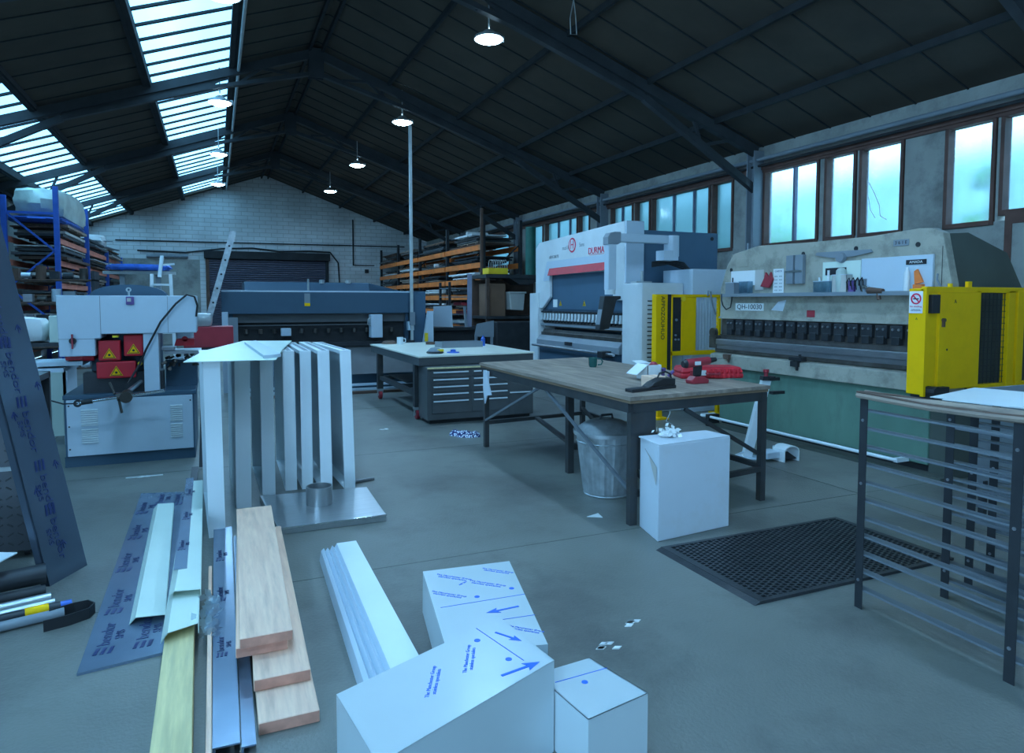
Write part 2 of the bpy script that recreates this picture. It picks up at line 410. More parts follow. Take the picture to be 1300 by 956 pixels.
# roof slabs (inner face on the roof line)
def slab(mb, xa, xb, ya, yb, th=.10, dz=0.0):
    za, zb = roof(xa)+dz, roof(xb)+dz
    mb.prism([(xa, ya, za), (xb, ya, zb), (xb, ya, zb+th), (xa, ya, za+th)], (0, yb-ya, 0)); return mb
ST('ceiling_right_slope', slab(MB(), RX, XR+.25, Y0-.2, Y1+.25), 'lining')
SKY_ROWS = ((-1.0, .38), (-4.02, -2.75))
mb = MB()
for xa, xb in ((XL-.25, -4.02), (-2.75, -1.0), (.38, RX)): slab(mb, xa, xb, Y0-.2, Y1+.25)
for xa, xb in SKY_ROWS: slab(mb, xa, xb, Y0-.2, Y0+.6); slab(mb, xa, xb, Y1-.5, Y1+.25)
ST('ceiling_left_slope', mb, 'lining')
n = 0
for r_, (xa, xb) in enumerate(SKY_ROWS):
    n += 1
    o = ST('window_%d' % (20+n), slab(MB(), xa, xb, Y0+.6, Y1-.5, .02, .06), 'skyglow', 'daylit corrugated rooflight strip, %s' % ('the upper one nearer the ridge' if r_ == 0 else 'the lower one near the left wall'))
    gb = MB(); y = Y0+.6
    while y < Y1-.5:
        gb.bar((xa, y, roof(xa)+.035), (xb, y, roof(xb)+.035), .038, .05, (0, 1, 0)); y += .60
    P('glazing_bars', gb, 'steel_dark', o)
    P('edge_frames', MB().bar((xa, Y0, roof(xa)-.02), (xa, Y1, roof(xa)-.02), .08, .16).bar((xb, Y0, roof(xb)-.02), (xb, Y1, roof(xb)-.02), .08, .16), 'steel_dark', o)
# joints of the lining sheets, running up the slope
for side, (xa, xb) in enumerate(((RX, XR), (RX, .38), (-1.0, -2.75), (-4.02, XL))):
    mb = MB(); y = Y0+.3
    while y < Y1:
        mb.bar((xa, y, roof(xa)-.008), (xb, y, roof(xb)-.006), .02, .014, (0, 0, 1)); y += .68
    o = P('trim_%d' % (side+1), mb, 'steel_dark'); o['kind'] = 'structure'; o['label'] = 'cover strips over the joints of the roof lining sheets'
# purlins
for i, x in enumerate((RX+.12, 3.34, 4.8, 6.2, 7.5, RX-.12, .45, -1.06, -2.7, -4.08, -4.55)):
    zz = roof(x)-.045
    S('purlin', MB().box(x-.025, Y0, zz-.045, x+.025, Y1, zz+.045), 'steel_dark',
      ['dark steel purlin just right of the ridge', 'dark steel purlin second from the ridge on the right slope', 'dark steel purlin in the middle of the right slope', 'dark steel purlin low on the right slope above the yellow-guarded press', 'dark steel purlin near the eaves on the right slope',
       'dark steel purlin just left of the ridge', 'dark steel purlin along the ridge side of the upper rooflight', 'dark steel purlin along the lower side of the upper rooflight', 'dark steel purlin along the top of the lower rooflight', 'dark steel purlin along the bottom of the lower rooflight', 'dark steel eaves purlin over the left racks'][i], 'beam', 'purlins under the roof')
# roof frames
def frame_at(Y, label):
    t = T('roof_frame', label, 'roof truss', (XR-.1, Y, 0), 0, 'portal frames of the roof')
    for sgn, xe in ((1, XR-.1), (-1, XL+.1)):
        ze = roof(xe)-.12
        P('top_chord', MB().bar((RX, Y, RZ-.14), (xe, Y, ze), .11, .16), 'truss', t)
        xm = RX + sgn*4.25; zm = roof(xm)-.30
        P('bottom_chord', MB().bar((RX, Y, RZ-.52), (RX+sgn*2.0, Y, roof(RX+sgn*2)-.34), .11, .07).bar((RX+sgn*2.0, Y, roof(RX+sgn*2)-.34), (xm, Y, zm), .11, .07), 'truss', t)
        P('gusset_web', MB().prism([(RX+sgn*1.5, Y-.012, roof(RX+sgn*1.5)-.2), (xm, Y-.012, roof(xm)-.2), (xm, Y-.012, zm), (RX+sgn*2, Y-.012, roof(RX+sgn*2)-.36)], (0, .024, 0)), 'truss', t)
        kb = (xe, Y, 3.48)
        P('knee_brace', MB().bar((xm, Y, zm), kb, .10, .11), 'truss', t)
        P('lacing', MB().bar((RX+sgn*.5, Y, RZ-.6), (RX+sgn*1.0, Y, roof(RX+sgn*1.0)-.2), .04, .05).bar((RX+sgn*1.0, Y, roof(RX+sgn*1)-.2), (RX+sgn*1.5, Y, roof(RX+sgn*1.5)-.42), .04, .05)
          .bar((RX+sgn*5.2, Y, roof(RX+sgn*5.2)-.2), (RX+sgn*5.35, Y, 3.48+(zm-3.48)*(abs(xe-RX)-5.35)/(abs(xe-RX)-4.25)), .04, .05)
          .bar((RX+sgn*5.9, Y, roof(RX+sgn*5.9)-.2), (RX+sgn*5.35, Y, 3.48+(zm-3.48)*(abs(xe-RX)-5.35)/(abs(xe-RX)-4.25)), .04, .05), 'truss', t)
        P('column', MB().box(xe-.11, Y-.09, 0, xe+.11, Y-.07, ze).box(xe-.11, Y+.07, 0, xe+.11, Y+.09, ze).box(xe-.01, Y-.07, 0, xe+.01, Y+.07, ze), 'mid_grey', t)
    P('apex_plate', MB().box(RX-.14, Y-.08, RZ-.62, RX+.14, Y-.06, RZ-.06).box(RX-.14, Y+.06, RZ-.62, RX+.14, Y+.08, RZ-.06), 'truss', t)
FY_ = (-.8, 4.1, 9.05, 14.0, 18.9, 23.9)
for Y, l in zip(FY_, ('steel roof frame behind the camera', 'nearest steel roof frame at the top edge of the view', 'second steel roof frame, springing from the pale column beside the old press', 'third steel roof frame with its apex plate in view', 'fourth steel roof frame, over the rear machines', 'last steel roof frame before the end wall')):
    frame_at(Y, l)
# right wall: plinth, head, piers and windows
SILL, HEAD = 2.55, 3.78
OPEN = [(4.0, 5.13, 'c'), (5.26, 5.80, 'c'), (6.44, 7.05, 'c'), (7.18, 7.66, 'c'), (7.84, 8.92, 'c'),
        (9.72, 10.22, 'g'), (10.34, 12.14, 'g'), (12.25, 12.75, 'g'), (12.9, 13.75, 'g'),
        (14.8, 15.3, 'g'), (15.42, 17.2, 'g'), (17.4, 18.2, 'g'), (19.8, 21.4, 'g'), (-1.5, 2.2, 'c')]
OPEN.sort()
mb = MB().box(XR, Y0, 0, XR+.2, Y1, SILL).box(XR, Y0, HEAD, XR+.2, Y1, roof(XR)+.05)
yp = Y0
for a, b, g in OPEN:
    mb.box(XR, yp, SILL, XR+.2, a-.05, HEAD); yp = b+.05
mb.box(XR, yp, SILL, XR+.2, Y1, HEAD)
ST('wall_right', mb, 'plaster')
MULL = {7.84: [8.35], 10.34: [10.86, 11.5], 12.9: [13.4], 15.42: [15.92, 16.57], 4.0: [], -1.5: [-.3, 1.0]}
NM = {4.0: 'clear window at the right edge of the view', 5.26: 'tall window with foliage outside, over the dark end of the old press', 6.44: 'tall window with a cracked pane above the old press', 7.18: 'narrow window left of the cracked pane', 7.84: 'two-pane window beside the pale column'}
for k, (a, b, g) in enumerate(OPEN):
    sill = SILL+.12 if a == 4.0 else SILL+.02
    o = P('window_%d' % (k+1), MB().box(XR+.09, a, sill, XR+.10, b, HEAD-.02), 'pane_clear' if g == 'c' else 'pane_grimy'); o['kind'] = 'structure'
    if a in NM: o['label'] = NM[a]
    fm = MB()
    for ya, yb in ((a-.05, a+.02), (b-.02, b+.05)): fm.box(XR-.02, ya+.012, sill-.06, XR+.12, yb-.012, HEAD+.05)
    fm.box(XR-.03, a, HEAD-.03, XR+.12, b, HEAD+.05).box(XR-.03, a, sill-.06, XR+.12, b, sill)
    P('window_frame', fm, 'frame', o, bev=.004)
    if MULL.get(a):
        mm = MB()
        for y in MULL[a]: mm.box(XR+.05, y-.02, sill, XR+.12, y+.02, HEAD-.03)
        P('mullion', mm, 'frameblue', o)
    if a == 6.44:
        P('crack', MB().tube([(XR+.08, 7.0, 3.3), (XR+.08, 6.9, 3.12), (XR+.08, 6.82, 2.95), (XR+.08, 6.8, 2.8), (XR+.08, 6.7, 2.74)], .006, 6).tube([(XR+.08, 7.0, 3.1), (XR+.08, 6.96, 2.9), (XR+.08, 6.88, 2.78)], .005, 6), 'paper', o)
o = P('trim_11', MB().box(XR-.06, Y0, 3.80, XR+.01, Y1, 3.90).box(XR-.035, Y0, HEAD-.02, XR+.01, Y1, 3.80), 'frame'); o['kind'] = 'structure'
S('service_pipe', MB().cyl((XR-.14, Y0, 3.96), (XR-.14, Y1, 3.96), .035, n=12), 'mid_grey', 'grey service pipe along the head of the right windows, upper of two', 'pipe', 'service pipes along the window heads', smooth=True)
S('service_pipe', MB().cyl((XR-.12, Y0, 3.86), (XR-.12, Y1, 3.86), .02, n=12), 'steel_dark', 'thin dark service pipe along the head of the right windows, lower of two', 'pipe', 'service pipes along the window heads', smooth=True)
# small door panel under the right-hand window
o = P('door_1', MB().box(XR-.05, 3.9, 1.0, XR-.01, 4.98, 2.5), 'plaster'); o['kind'] = 'structure'; o['label'] = 'grey hatch door below the window at the right edge'
P('door_frame', MB().box(XR-.06, 4.98, .9, XR, 5.06, 2.62).box(XR-.06, 3.82, 2.5, XR, 4.98, 2.62).box(XR-.06, 3.82, .9, XR, 3.9, 2.5), 'frame', o)
# outdoors seen through the windows
gm = mat('grass', (0.10, 0.22, 0.07), 0.9, 0, 0.4, 2)
o = S('grass_bank', MB().prism([(13.5, -12, 0), (14.5, -12, 2.0), (40, -12, 10.3), (60, -12, 10.3), (60, -12, -.5), (13.5, -12, -.5)], (0, 70, 0)), mat('hazy_hillside', (0.17, 0.26, 0.22), 0.9, 0, 0.3, .4), 'hazy grassy bank outside the right windows', 'hillside', kind='stuff')
lf = mat('leaves', (0.10, 0.30, 0.06), 0.7, 0, 0.5, 5)
def bush(x, y, z0, r, h, lab, n=900):
    mb = MB()
    for i in range(n):
        a, b_ = random.uniform(0, 2*math.pi), math.acos(random.uniform(-.2, 1)); q = random.uniform(.6, 1)
        c = Vector((x+r*q*math.sin(b_)*math.cos(a), y+r*q*math.sin(b_)*math.sin(a), z0+h*.1+h*.9*q*abs(math.cos(b_))))
        u = Vector((random.uniform(-1, 1), random.uniform(-1, 1), random.uniform(-1, 1))).normalized()*min(.11, r*.3); v = u.orthogonal()*.6
        mb.poly([c-u, c-v*.8, c+u, c+v*.8])
    t = T('shrub', lab, 'shrub', (x, y, 0), 0, 'shrubs outside the right windows')
    P('foliage', mb, lf, t)
    P('stem', MB().cyl((x, y, 0), (x, y, z0+h*.6), .05, .02, 8), 'rust', t)
bush(11.5, 9.2+2.4, 1.2, 1.0, 2.3, 'green shrub outside behind the two-pane window by the pale column')
bush(11.2, 7.1, 1.0, 1.3, 2.1, 'green shrub outside low behind the tall window over the old press')
bush(12.0, 18.0, 1.0, 1.4, 3.4, 'green shrub outside behind the rear windows')
bush(10.4, 6.45, 3.22, .22, .42, 'dark green branch tip outside high in the tall window', 90)

# end wall: roller shutter, pipes and conduits
t = T('roller_shutter', 'dark steel roller shutter door in the end wall behind the guillotine', 'shutter', (2.0, Y1-.12, 0))
mb = MB(); z = 0.0
while z < 3.3: mb.prism([(-.2, Y1-.04, z), (-.2, Y1-.085, z+.02), (-.2, Y1-.085, z+.06), (-.2, Y1-.04, z+.08)], (4.4, 0, 0)); z += .085
P('curtain', mb, mat('shutter_steel', (0.10, 0.10, 0.14), .4, .3, .1, 3), t)
P('guide_rail', MB().box(-.3, Y1-.14, 0, -.18, Y1, 3.5), 'rust', t)
P('guide_rail', MB().box(4.18, Y1-.14, 0, 4.3, Y1, 3.5), 'steel_dark', t)
P('roller_box', MB().box(-.35, Y1-.3, 3.25, 4.35, Y1, 3.55), 'steel_dark', t, bev=.02)
S('wall_conduit', MB().cyl((-3.3, Y1-.05, 3.86), (7.5, Y1-.05, 3.94), .022, n=8), 'steel_dark', 'straight thin conduit running across the brick end wall', 'pipe')
S('pipe_cable', MB().tube([(-2.6, Y1-.06, 3.5), (-1.0, Y1-.06, 3.46), (.3, Y1-.06, 3.65), (1.4, Y1-.06, 3.7), (2.4, Y1-.06, 3.6), (3.6, Y1-.1, 3.64), (4.38, Y1-.06, 3.62), (4.7, Y1-.06, 3.2), (4.75, Y1-.06, 2.2)], .03, 8), 'black', 'sagging black cable over the roller shutter on the end wall', 'cable', smooth=True)
S('drain_pipe', MB().cyl((-2.3, Y1-.09, 3.3), (-.9, Y1-.09, 3.32), .07, n=12), 'mid_grey', 'short grey pipe on the end wall left of the shutter', 'pipe', smooth=True)
S('socket_conduit', MB().box(5.3, Y1-.05, 3.1, 5.35, Y1, 5.0).box(5.3, Y1-.05, 3.1, 6.2, Y1, 3.14).box(5.8, Y1-.08, 2.8, 5.95, Y1, 2.95), 'steel_dark', 'square conduit drop on the end wall right of the shutter', 'conduit')

# ceiling lamps
def lamp(x, y, z, lab):
    t = T('high_bay_lamp', lab, 'lamp', (x, y, z), 0, 'lit round lamps under the roof')
    P('housing', MB().lathe((x, y, z), [(.03, .14), (.07, .12), (.12, .07), (.2, .04), (.215, .0), (.20, .0), (.19, .02)]), 'steel_pale', t, smooth=True)
    P('lens', MB().lathe((x, y, z), [(.0, -.05), (.09, -.045), (.16, -.02), (.20, .008)], 24), 'lampglow', t, smooth=True)
    P('hanger', MB().cyl((x, y, z+.12), (x, y, roof(x)-.02), .012, n=8), 'steel_pale', t)
    P('sensor', MB().cyl((x+.2, y, z+.0), (x+.2, y, z+.07), .03, n=12).bar((x+.15, y, z+.05), (x+.2, y, z+.05), .02, .02), 'white', t)
    l = bpy.data.lights.new('lamp_light', 'AREA'); l.shape = 'DISK'; l.size = .3; l.energy = LAMP_W; l.color = CAST
    lo = bpy.data.objects.new('lamp_light', l); link(lo); lo.parent = t; lo.location = (0, 0, -.06)
for x, s in ((3.62, 'right'), (.17, 'left')):
    for i, y in enumerate((9.15, 14.0, 18.85, 23.6, 4.3, -.5)):
        lamp(x, y, 5.28, '%s lit round lamp in the %s row' % (('nearest', 'second nearest', 'third nearest', 'farthest', 'overhead', 'rearmost, behind the camera,')[i], s))
S('cable_conduit', MB().cyl((.50, Y0, roof(.5)-.16), (.50, Y1, roof(.5)-.16), .028, n=10), 'conduit', 'pale conduit along the ridge side of the upper rooflight', 'pipe', smooth=True)
S('hanging_wire', MB().tube([(4.45, 8.2, 5.6), (4.40, 8.2, 5.35), (4.42, 8.22, 5.15), (4.50, 8.2, 5.15), (4.48, 8.2, 5.4), (4.45, 8.2, 5.6)], .007, 6), 'steel_pale', 'loop of thin wire hanging from the right roof slope', 'wire')
# service post by the guillotine
t = T('service_post', 'tall thin pale service post beside the right end of the guillotine', 'post', (3.47, 12.85, 0))
P('pole', MB().box(3.445, 12.82, 0, 3.495, 12.88, 4.93), 'conduit', t)
P('switch_box', MB().box(3.42, 12.78, 1.15, 3.52, 12.82, 1.4), 'mid_grey', t)
t = T('service_post', 'thin dark post standing in front of the orange rack', 'post', (6.12, 16.0, 0))
P('pole', MB().box(6.09, 15.97, 0, 6.15, 16.03, 3.92), 'rust', t)
P('base_plate', MB().box(6.0, 15.9, 0, 6.24, 16.1, .012), 'rust', t)

def warn_tri(parent, c, s, face):
    """yellow warning triangle with a black mark on a face looking towards -Y ('y') or -X ('x')"""
    c = Vector(c)
    if face == 'y': u, n = Vector((1, 0, 0)), Vector((0, -1, 0))
    else: u, n = Vector((0, -1, 0)), Vector((-1, 0, 0))
    up = Vector((0, 0, 1))
    def tri(k): return [c + u*(-s*k) + up*(-s*.6*k), c + u*(s*k) + up*(-s*.6*k), c + up*(s*1.1*k)]
    o = P('warning_sign', MB().prism(tri(1), n*.004), 'yellow', parent)
    P('sign_border', MB().prism([c + n*.004 + u*(-s*.85) + up*(-s*.52), c + n*.004 + u*(s*.85) + up*(-s*.52), c + n*.004 + u*(s*.76) + up*(-s*.44), c + n*.004 + u*(-s*.76) + up*(-s*.44)], n*.002)
      .prism([c + n*.004 + u*(-s*.85) + up*(-s*.52), c + n*.004 + up*(s*.95), c + n*.004 + up*(s*.8), c + n*.004 + u*(-s*.72) + up*(-s*.5)], n*.002)
      .prism([c + n*.004 + u*(s*.85) + up*(-s*.52), c + n*.004 + up*(s*.95), c + n*.004 + up*(s*.8), c + n*.004 + u*(s*.72) + up*(-s*.5)], n*.002)
      .cyl(c + n*.004 - up*s*.05, c + n*.006 - up*s*.05, s*.2, n=12), 'inkblack', o)
    return o

# ================================================================ WHITE PRESS BRAKE
X0 = 5.6
t = T('press_brake', 'large white and blue press brake with red stripe by the right wall', 'press brake', (X0, 10.0, 0))
P('fascia', MB().prism([(X0, 11.62, 2.70), (X0, 11.77, 2.60), (X0, 11.77, 1.48), (X0, 11.47, 1.48), (X0, 11.17, 1.68), (X0, 11.17, 2.10), (X0, 9.02, 2.12), (X0, 9.02, 1.62), (X0, 8.7, 1.62), (X0, 8.7, 2.80)], (.06, 0, 0)), 'offwhite', t, bev=.012)
P('beam_body', MB().box(X0+.06, 8.7, 2.08, X0+.32, 11.77, 2.62).box(X0+.06, 8.70, 2.62, X0+.32, 11.6, 2.68), 'pale_grey', t, bev=.012)
P('beam_end', MB().box(X0+.005, 8.66, 1.88, X0+.32, 8.70, 2.80), 'pale_grey', t, bev=.006)
P('fascia_panel', MB().prism([(X0-.012, 11.27, 2.33), (X0-.012, 11.42, 1.98), (X0-.012, 11.17, 1.98), (X0-.012, 11.12, 2.20), (X0-.012, 9.02, 2.22), (X0-.012, 9.02, 2.34)], (.011, 0, 0)), 'pale_grey', t)
P('red_stripe', MB().prism([(X0-.05, 11.17, 2.07), (X0-.012, 11.17, 2.20), (X0, 11.17, 2.07)], (0, -2.2, .02)), 'red', t)
P('ram', MB().box(X0+.07, 8.75, 1.45, X0+.14, 11.55, 2.12), 'blue', t)
P('ram_lower_strip', MB().box(X0+.07, 8.75, 1.42, X0+.30, 11.6, 1.46), 'navy', t)  # dark blue strip along the underside of the ram
c1, c2 = MB(), MB()
for i in range(24):
    y = 8.82 + i*.118
    P('clamp', MB().box(X0+.03, y, 1.30, X0+.08, y+.062, 1.39).box(X0+.02, y+.005, 1.26, X0+.07, y+.055, 1.30), 'offwhite' if i % 2 < 2 else 'mid_grey', t, bev=.004)
    c2.box(X0+.04, y+.076, 1.22, X0+.10, y+.108, 1.43); c2.box(X0+.035, y-.004, 1.40, X0+.09, y+.08, 1.43)
P('clamp_blocks', c2, 'black', t)
P('upper_tool', MB().prism([(X0+.06, 8.75, 1.24), (X0+.16, 8.75, 1.24), (X0+.12, 8.75, 1.13), (X0+.10, 8.75, 1.13)], (0, 2.8, 0)), 'tool', t)
P('tool_rail', MB().box(X0+.02, 8.75, 1.16, X0+.07, 11.6, 1.20), 'mid_grey', t)
P('lower_tool', MB().box(X0+.04, 8.75, .98, X0+.2, 11.6, 1.04).prism([(X0+.07, 8.75, 1.04), (X0+.15, 8.75, 1.04), (X0+.12, 8.75, 1.09), (X0+.10, 8.75, 1.09)], (0, 2.85, 0)), 'tool', t)
P('bed', MB().prism([(X0-.06, 8.75, .80), (X0+.3, 8.75, .80), (X0+.3, 8.75, 1.00), (X0+.0, 8.75, .98), (X0-.06, 8.75, .90)], (0, 2.85, 0)), 'mid_grey', t, bev=.01)
P('bed_window', MB().box(X0-.075, 10.2, .85, X0-.05, 10.45, .91), 'black', t)
P('front_rail', MB().cyl((X0-.14, 8.75, .80), (X0-.14, 11.6, .80), .025, n=12), 'bright', t, smooth=True)
P('support_arm', MB().box(X0-.22, 8.95, .74, X0-.02, 9.1, .84), 'black', t, bev=.006)
P('lower_body', MB().box(X0+.0, 8.72, .05, X0+.3, 11.62, .80), 'navy', t)
P('side_column', MB().box(X0-.03, 8.18, 0, X0+.68, 8.70, 1.87), 'offwhite', t, bev=.01)
P('side_column', MB().box(X0-.03, 11.60, 0, X0+.5, 11.97, 1.76), 'offwhite', t, bev=.01)
v = MB()
for i in range(22): v.box(X0+.06, 8.172, .30+i*.062, X0+.42, 8.182, .316+i*.062)
P('vent_slots', v, 'black', t)
P('rear_frame', MB().box(X0+.32, 8.80, .1, X0+1.82, 8.86, 2.69).box(X0+.32, 11.6, .1, X0+1.82, 11.7, 2.69).box(X0+.9, 8.86, 1.8, X0+1.8, 11.6, 2.5), 'blue', t, bev=.008)
P('frame_hole', MB().cyl((X0+1.70, 8.79, 2.60), (X0+1.70, 8.80, 2.60), .03, n=16), 'black', t)
P('electrical_cabinet', MB().box(X0+.70, 7.98, 0, X0+1.95, 8.70, 2.07).box(X0+.68, 7.97, 0, X0+.95, 7.98, 2.05), 'pale_grey', t, bev=.01)
hb = MB()
for k in range(4): hb.tube([(X0+.35, 8.5, 2.18-.02*k), (X0+.6, 8.45, 2.22-.02*k), (X0+.85, 8.4, 2.18-.03*k), (X0+1.0+.03*k, 8.4, 2.05)], .014, 6)
P('hose_bundle', hb, 'black', t, smooth=True)
P('cylinder_gauge', MB().cyl((X0+.18, 8.5, 1.87), (X0+.18, 8.5, 2.05), .02, n=10).box(X0+.05, 8.45, 1.87, X0+.32, 8.6, 1.90), 'steel_pale', t)
# swinging control arm with pendant
P('arm_tube', MB().prism([(6.15, 8.24, 2.44), (6.15, 8.24, 2.56), (5.16, 8.24, 2.56), (5.10, 8.24, 2.545), (5.06, 8.24, 2.50), (5.045, 8.24, 2.44), (5.045, 8.24, 1.76), (5.175, 8.24, 1.76), (5.175, 8.24, 2.44)], (0, .12, 0)), 'pale_grey', t, bev=.012)
P('arm_collar', MB().prism([(5.03, 8.23, 2.40), (5.03, 8.23, 2.50), (5.07, 8.23, 2.56), (5.14, 8.23, 2.575), (5.24, 8.23, 2.575), (5.24, 8.23, 2.43), (5.19, 8.23, 2.40)], (0, .14, 0)), 'mid_grey', t, bev=.004)
P('arm_pivot', MB().cyl((6.15, 8.3, 2.26), (6.15, 8.3, 2.56), .11, n=24).box(5.95, 8.2, 2.20, 6.2, 8.4, 2.34), 'pale_grey', t, smooth=True)
P('arm_foot', MB().cyl((5.11, 8.3, 1.70), (5.11, 8.3, 1.77), .075, n=20), 'offwhite', t, smooth=True)
pd = P('control_pendant', MB().prism([(4.98, 8.36, 1.68), (5.25, 8.36, 1.68), (5.25, 8.36, 1.64), (5.18, 8.36, 1.62), (5.06, 8.36, 1.22), (4.90, 8.36, 1.20)], (0, -.13, 0)), 'char', t, bev=.01)
P('pendant_screen', MB().prism([(4.985, 8.35, 1.62), (4.975, 8.35, 1.62), (4.905, 8.35, 1.28), (4.915, 8.35, 1.28)], (0, -.11, 0)), 'mid_grey', pd)
# lettering and stickers on the fascia
TX('maker_lettering', 'DURMA', .15, 'inkred', t, (-.004, 9.52-10, 2.415), FX, .95, ext=.002)
P('lettering_underline', MB().box(X0-.004, 9.28, 2.352, X0-.001, 9.74, 2.358), 'inkred', t)
TX('model_lettering', 'AD-S 30175', .075, 'inkblack', t, (-.004, 11.0-10, 2.40), FX)
TX('dealer_lettering', 'mcal &', .10, 'mid_grey', t, (-.003, 10.56-10, 2.53), FX, .9)
TX('dealer_lettering', 'Sons', .10, 'mid_grey', t, (-.003, 9.99-10, 2.545), FX, .9)
lg = P('logo', MB().cyl((X0-.004, 10.32, 2.56), (X0-.001, 10.32, 2.56), .125, n=28), 'inkred', t)
P('logo_mark', MB().cyl((X0-.006, 10.32, 2.56), (X0-.004, 10.32, 2.56), .098, n=28), 'offwhite', lg)
TX('logo_letter', 'H', .20, 'inkred', lg, (-.007, .32, 2.56), FX, .9)
for i, y in enumerate((10.72, 9.95)):
    pass
warn_tri(t, (X0+.07, 10.88, 1.56), .055, 'x'); warn_tri(t, (X0+.07, 10.02, 1.56), .055, 'x')
P('notice_sticker', MB().box(X0+.064, 11.0, 1.50, X0+.07, 11.16, 1.64), 'paper', t)

# ---------------------------------------------------------------- yellow guard of the white press
def mesh_panel(mb, x0, x1, z0, z1, Y, pitch=.05, r=.003):
    x = x0
    while x <= x1: mb.box(x-r, Y-r, z0, x+r, Y+r, z1); x += pitch
    z = z0
    while z <= z1: mb.box(x0, Y-r, z-r, x1, Y+r, z+r); z += pitch
t = T('machine_guard', 'yellow side guard with black control strip beside the white press', 'safety guard', (6.0, 7.7, 0))
P('light_curtain_post', MB().box(5.44, 7.66, .25, 5.63, 7.76, 1.70), 'yellow', t, bev=.008)
P('black_strip', MB().box(5.63, 7.68, .25, 5.70, 7.76, 1.70), 'black', t)
P('frame', MB().box(5.70, 7.68, .25, 5.73, 7.74, 1.70).box(5.70, 7.68, 1.66, 6.55, 7.74, 1.70).box(5.70, 7.68, .86, 6.55, 7.74, .92).box(6.52, 7.68, .25, 6.56, 7.74, 1.70), 'yellow', t, bev=.004)
P('dark_panel', MB().box(5.73, 7.70, .92, 5.88, 7.74, 1.66), 'char', t)
P('control_buttons', MB().cyl((5.79, 7.685, 1.08), (5.79, 7.70, 1.08), .014, n=12).cyl((5.84, 7.685, 1.08), (5.84, 7.70, 1.08), .014, n=12).cyl((5.79, 7.685, 1.14), (5.79, 7.70, 1.14), .014, n=12).cyl((5.80, 7.685, 1.35), (5.80, 7.70, 1.35), .018, n=12), 'mid_grey', t)
P('door_panel', MB().box(5.88, 7.69, .92, 6.13, 7.73, 1.66), 'yellow', t, bev=.004)
P('green_lamp', MB().cyl((5.90, 7.67, 1.64), (5.90, 7.69, 1.64), .035, n=16), 'lime', t)
mp = MB(); mesh_panel(mp, 6.13, 6.52, .92, 1.66, 7.72); P('mesh', mp, 'pale_grey', t)
P('feet', MB().box(5.44, 7.6, 0, 5.63, 7.85, .02).box(5.5, 7.68, 0, 5.57, 7.74, .25).box(6.5, 7.6, 0, 6.58, 7.85, .02).box(6.52, 7.68, 0, 6.56, 7.74, .25), 'yellow', t)
P('hook', MB().tube([(6.30, 7.66, 1.68), (6.31, 7.66, 1.75), (6.35, 7.66, 1.74), (6.36, 7.66, 1.64), (6.44, 7.66, 1.42)], .012, 8), 'mid_grey', t, smooth=True)
TX('guard_lettering', 'APPOZOUHUO', .085, 'inkblack', t, (5.545-6.0, 7.655-7.7, 1.38), basis((0, 0, -1), (1, 0, 0)), 1.0, ext=.001)

# ================================================================ OLD BEIGE AND GREEN PRESS BRAKE
Q = 6.0
t = T('press_brake', 'old worn beige and green press brake with a cluttered tool shelf', 'press brake', (6.2, 5.5, 0))
prof = [(7.05, 1.40), (7.05, 1.75), (6.93, 2.06), (6.80, 2.20), (6.4, 2.27), (5.6, 2.25), (4.85, 2.25), (4.35, 2.28), (4.22, 2.27), (4.12, 2.22), (4.02, 1.76), (4.02, 1.40)]
P('ram_plate', MB().prism([(Q, y, z) for y, z in prof], (.10, 0, 0)), 'beige', t, bev=.008)
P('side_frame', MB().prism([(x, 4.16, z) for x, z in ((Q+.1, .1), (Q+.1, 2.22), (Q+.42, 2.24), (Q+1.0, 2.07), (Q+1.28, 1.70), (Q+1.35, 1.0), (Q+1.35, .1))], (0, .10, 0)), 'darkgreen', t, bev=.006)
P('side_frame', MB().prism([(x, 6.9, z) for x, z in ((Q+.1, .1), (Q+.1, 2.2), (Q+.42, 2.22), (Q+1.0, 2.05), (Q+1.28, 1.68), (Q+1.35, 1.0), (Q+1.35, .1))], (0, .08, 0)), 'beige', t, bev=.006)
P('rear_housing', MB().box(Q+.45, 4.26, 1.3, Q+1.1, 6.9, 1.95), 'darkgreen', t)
P('ram_lip', MB().box(Q-.02, 4.02, 1.385, Q+.1, 7.05, 1.41), 'beige', t)
for i in range(17):
    y = 4.14+i*.165
    c = P('tool_clamp', MB().box(Q-.015, y, 1.24, Q+.05, y+.125, 1.37).box(Q-.03, y+.02, 1.18, Q+.03, y+.105, 1.26), 'char', t, bev=.006)
    P('bolt', MB().cyl((Q-.03, y+.03, 1.33), (Q-.015, y+.03, 1.33), .012, n=8).cyl((Q-.03, y+.095, 1.33), (Q-.015, y+.095, 1.33), .012, n=8), 'bright', c)
P('clamp_beam', MB().box(Q+.03, 4.06, 1.18, Q+.12, 7.05, 1.40), 'tool', t)
P('upper_tool', MB().prism([(Q, 4.06, 1.18), (Q+.09, 4.06, 1.18), (Q+.07, 4.06, 1.12), (Q+.02, 4.06, 1.12)], (0, 2.98, 0)), 'tool', t)
P('lower_tool', MB().box(Q-.06, 4.06, 1.05, Q+.06, 7.08, 1.12).box(Q-.04, 4.06, .995, Q+.08, 7.08, 1.05), 'bright', t, bev=.004)
P('tool_holder', MB().box(Q-.045, 4.06, .955, Q+.10, 7.08, .995), 'tool', t)
P('bed_ledge', MB().prism([(Q-.1, 4.0, .77), (Q+.2, 4.0, .77), (Q+.2, 4.0, .96), (Q+.05, 4.0, .96), (Q-.1, 4.0, .93)], (0, 3.1, 0)), 'beige', t, bev=.008)
lb = P('lower_body', MB().box(Q-.04, 4.16, .10, Q+.12, 6.98, .77), 'green', t, bev=.006)
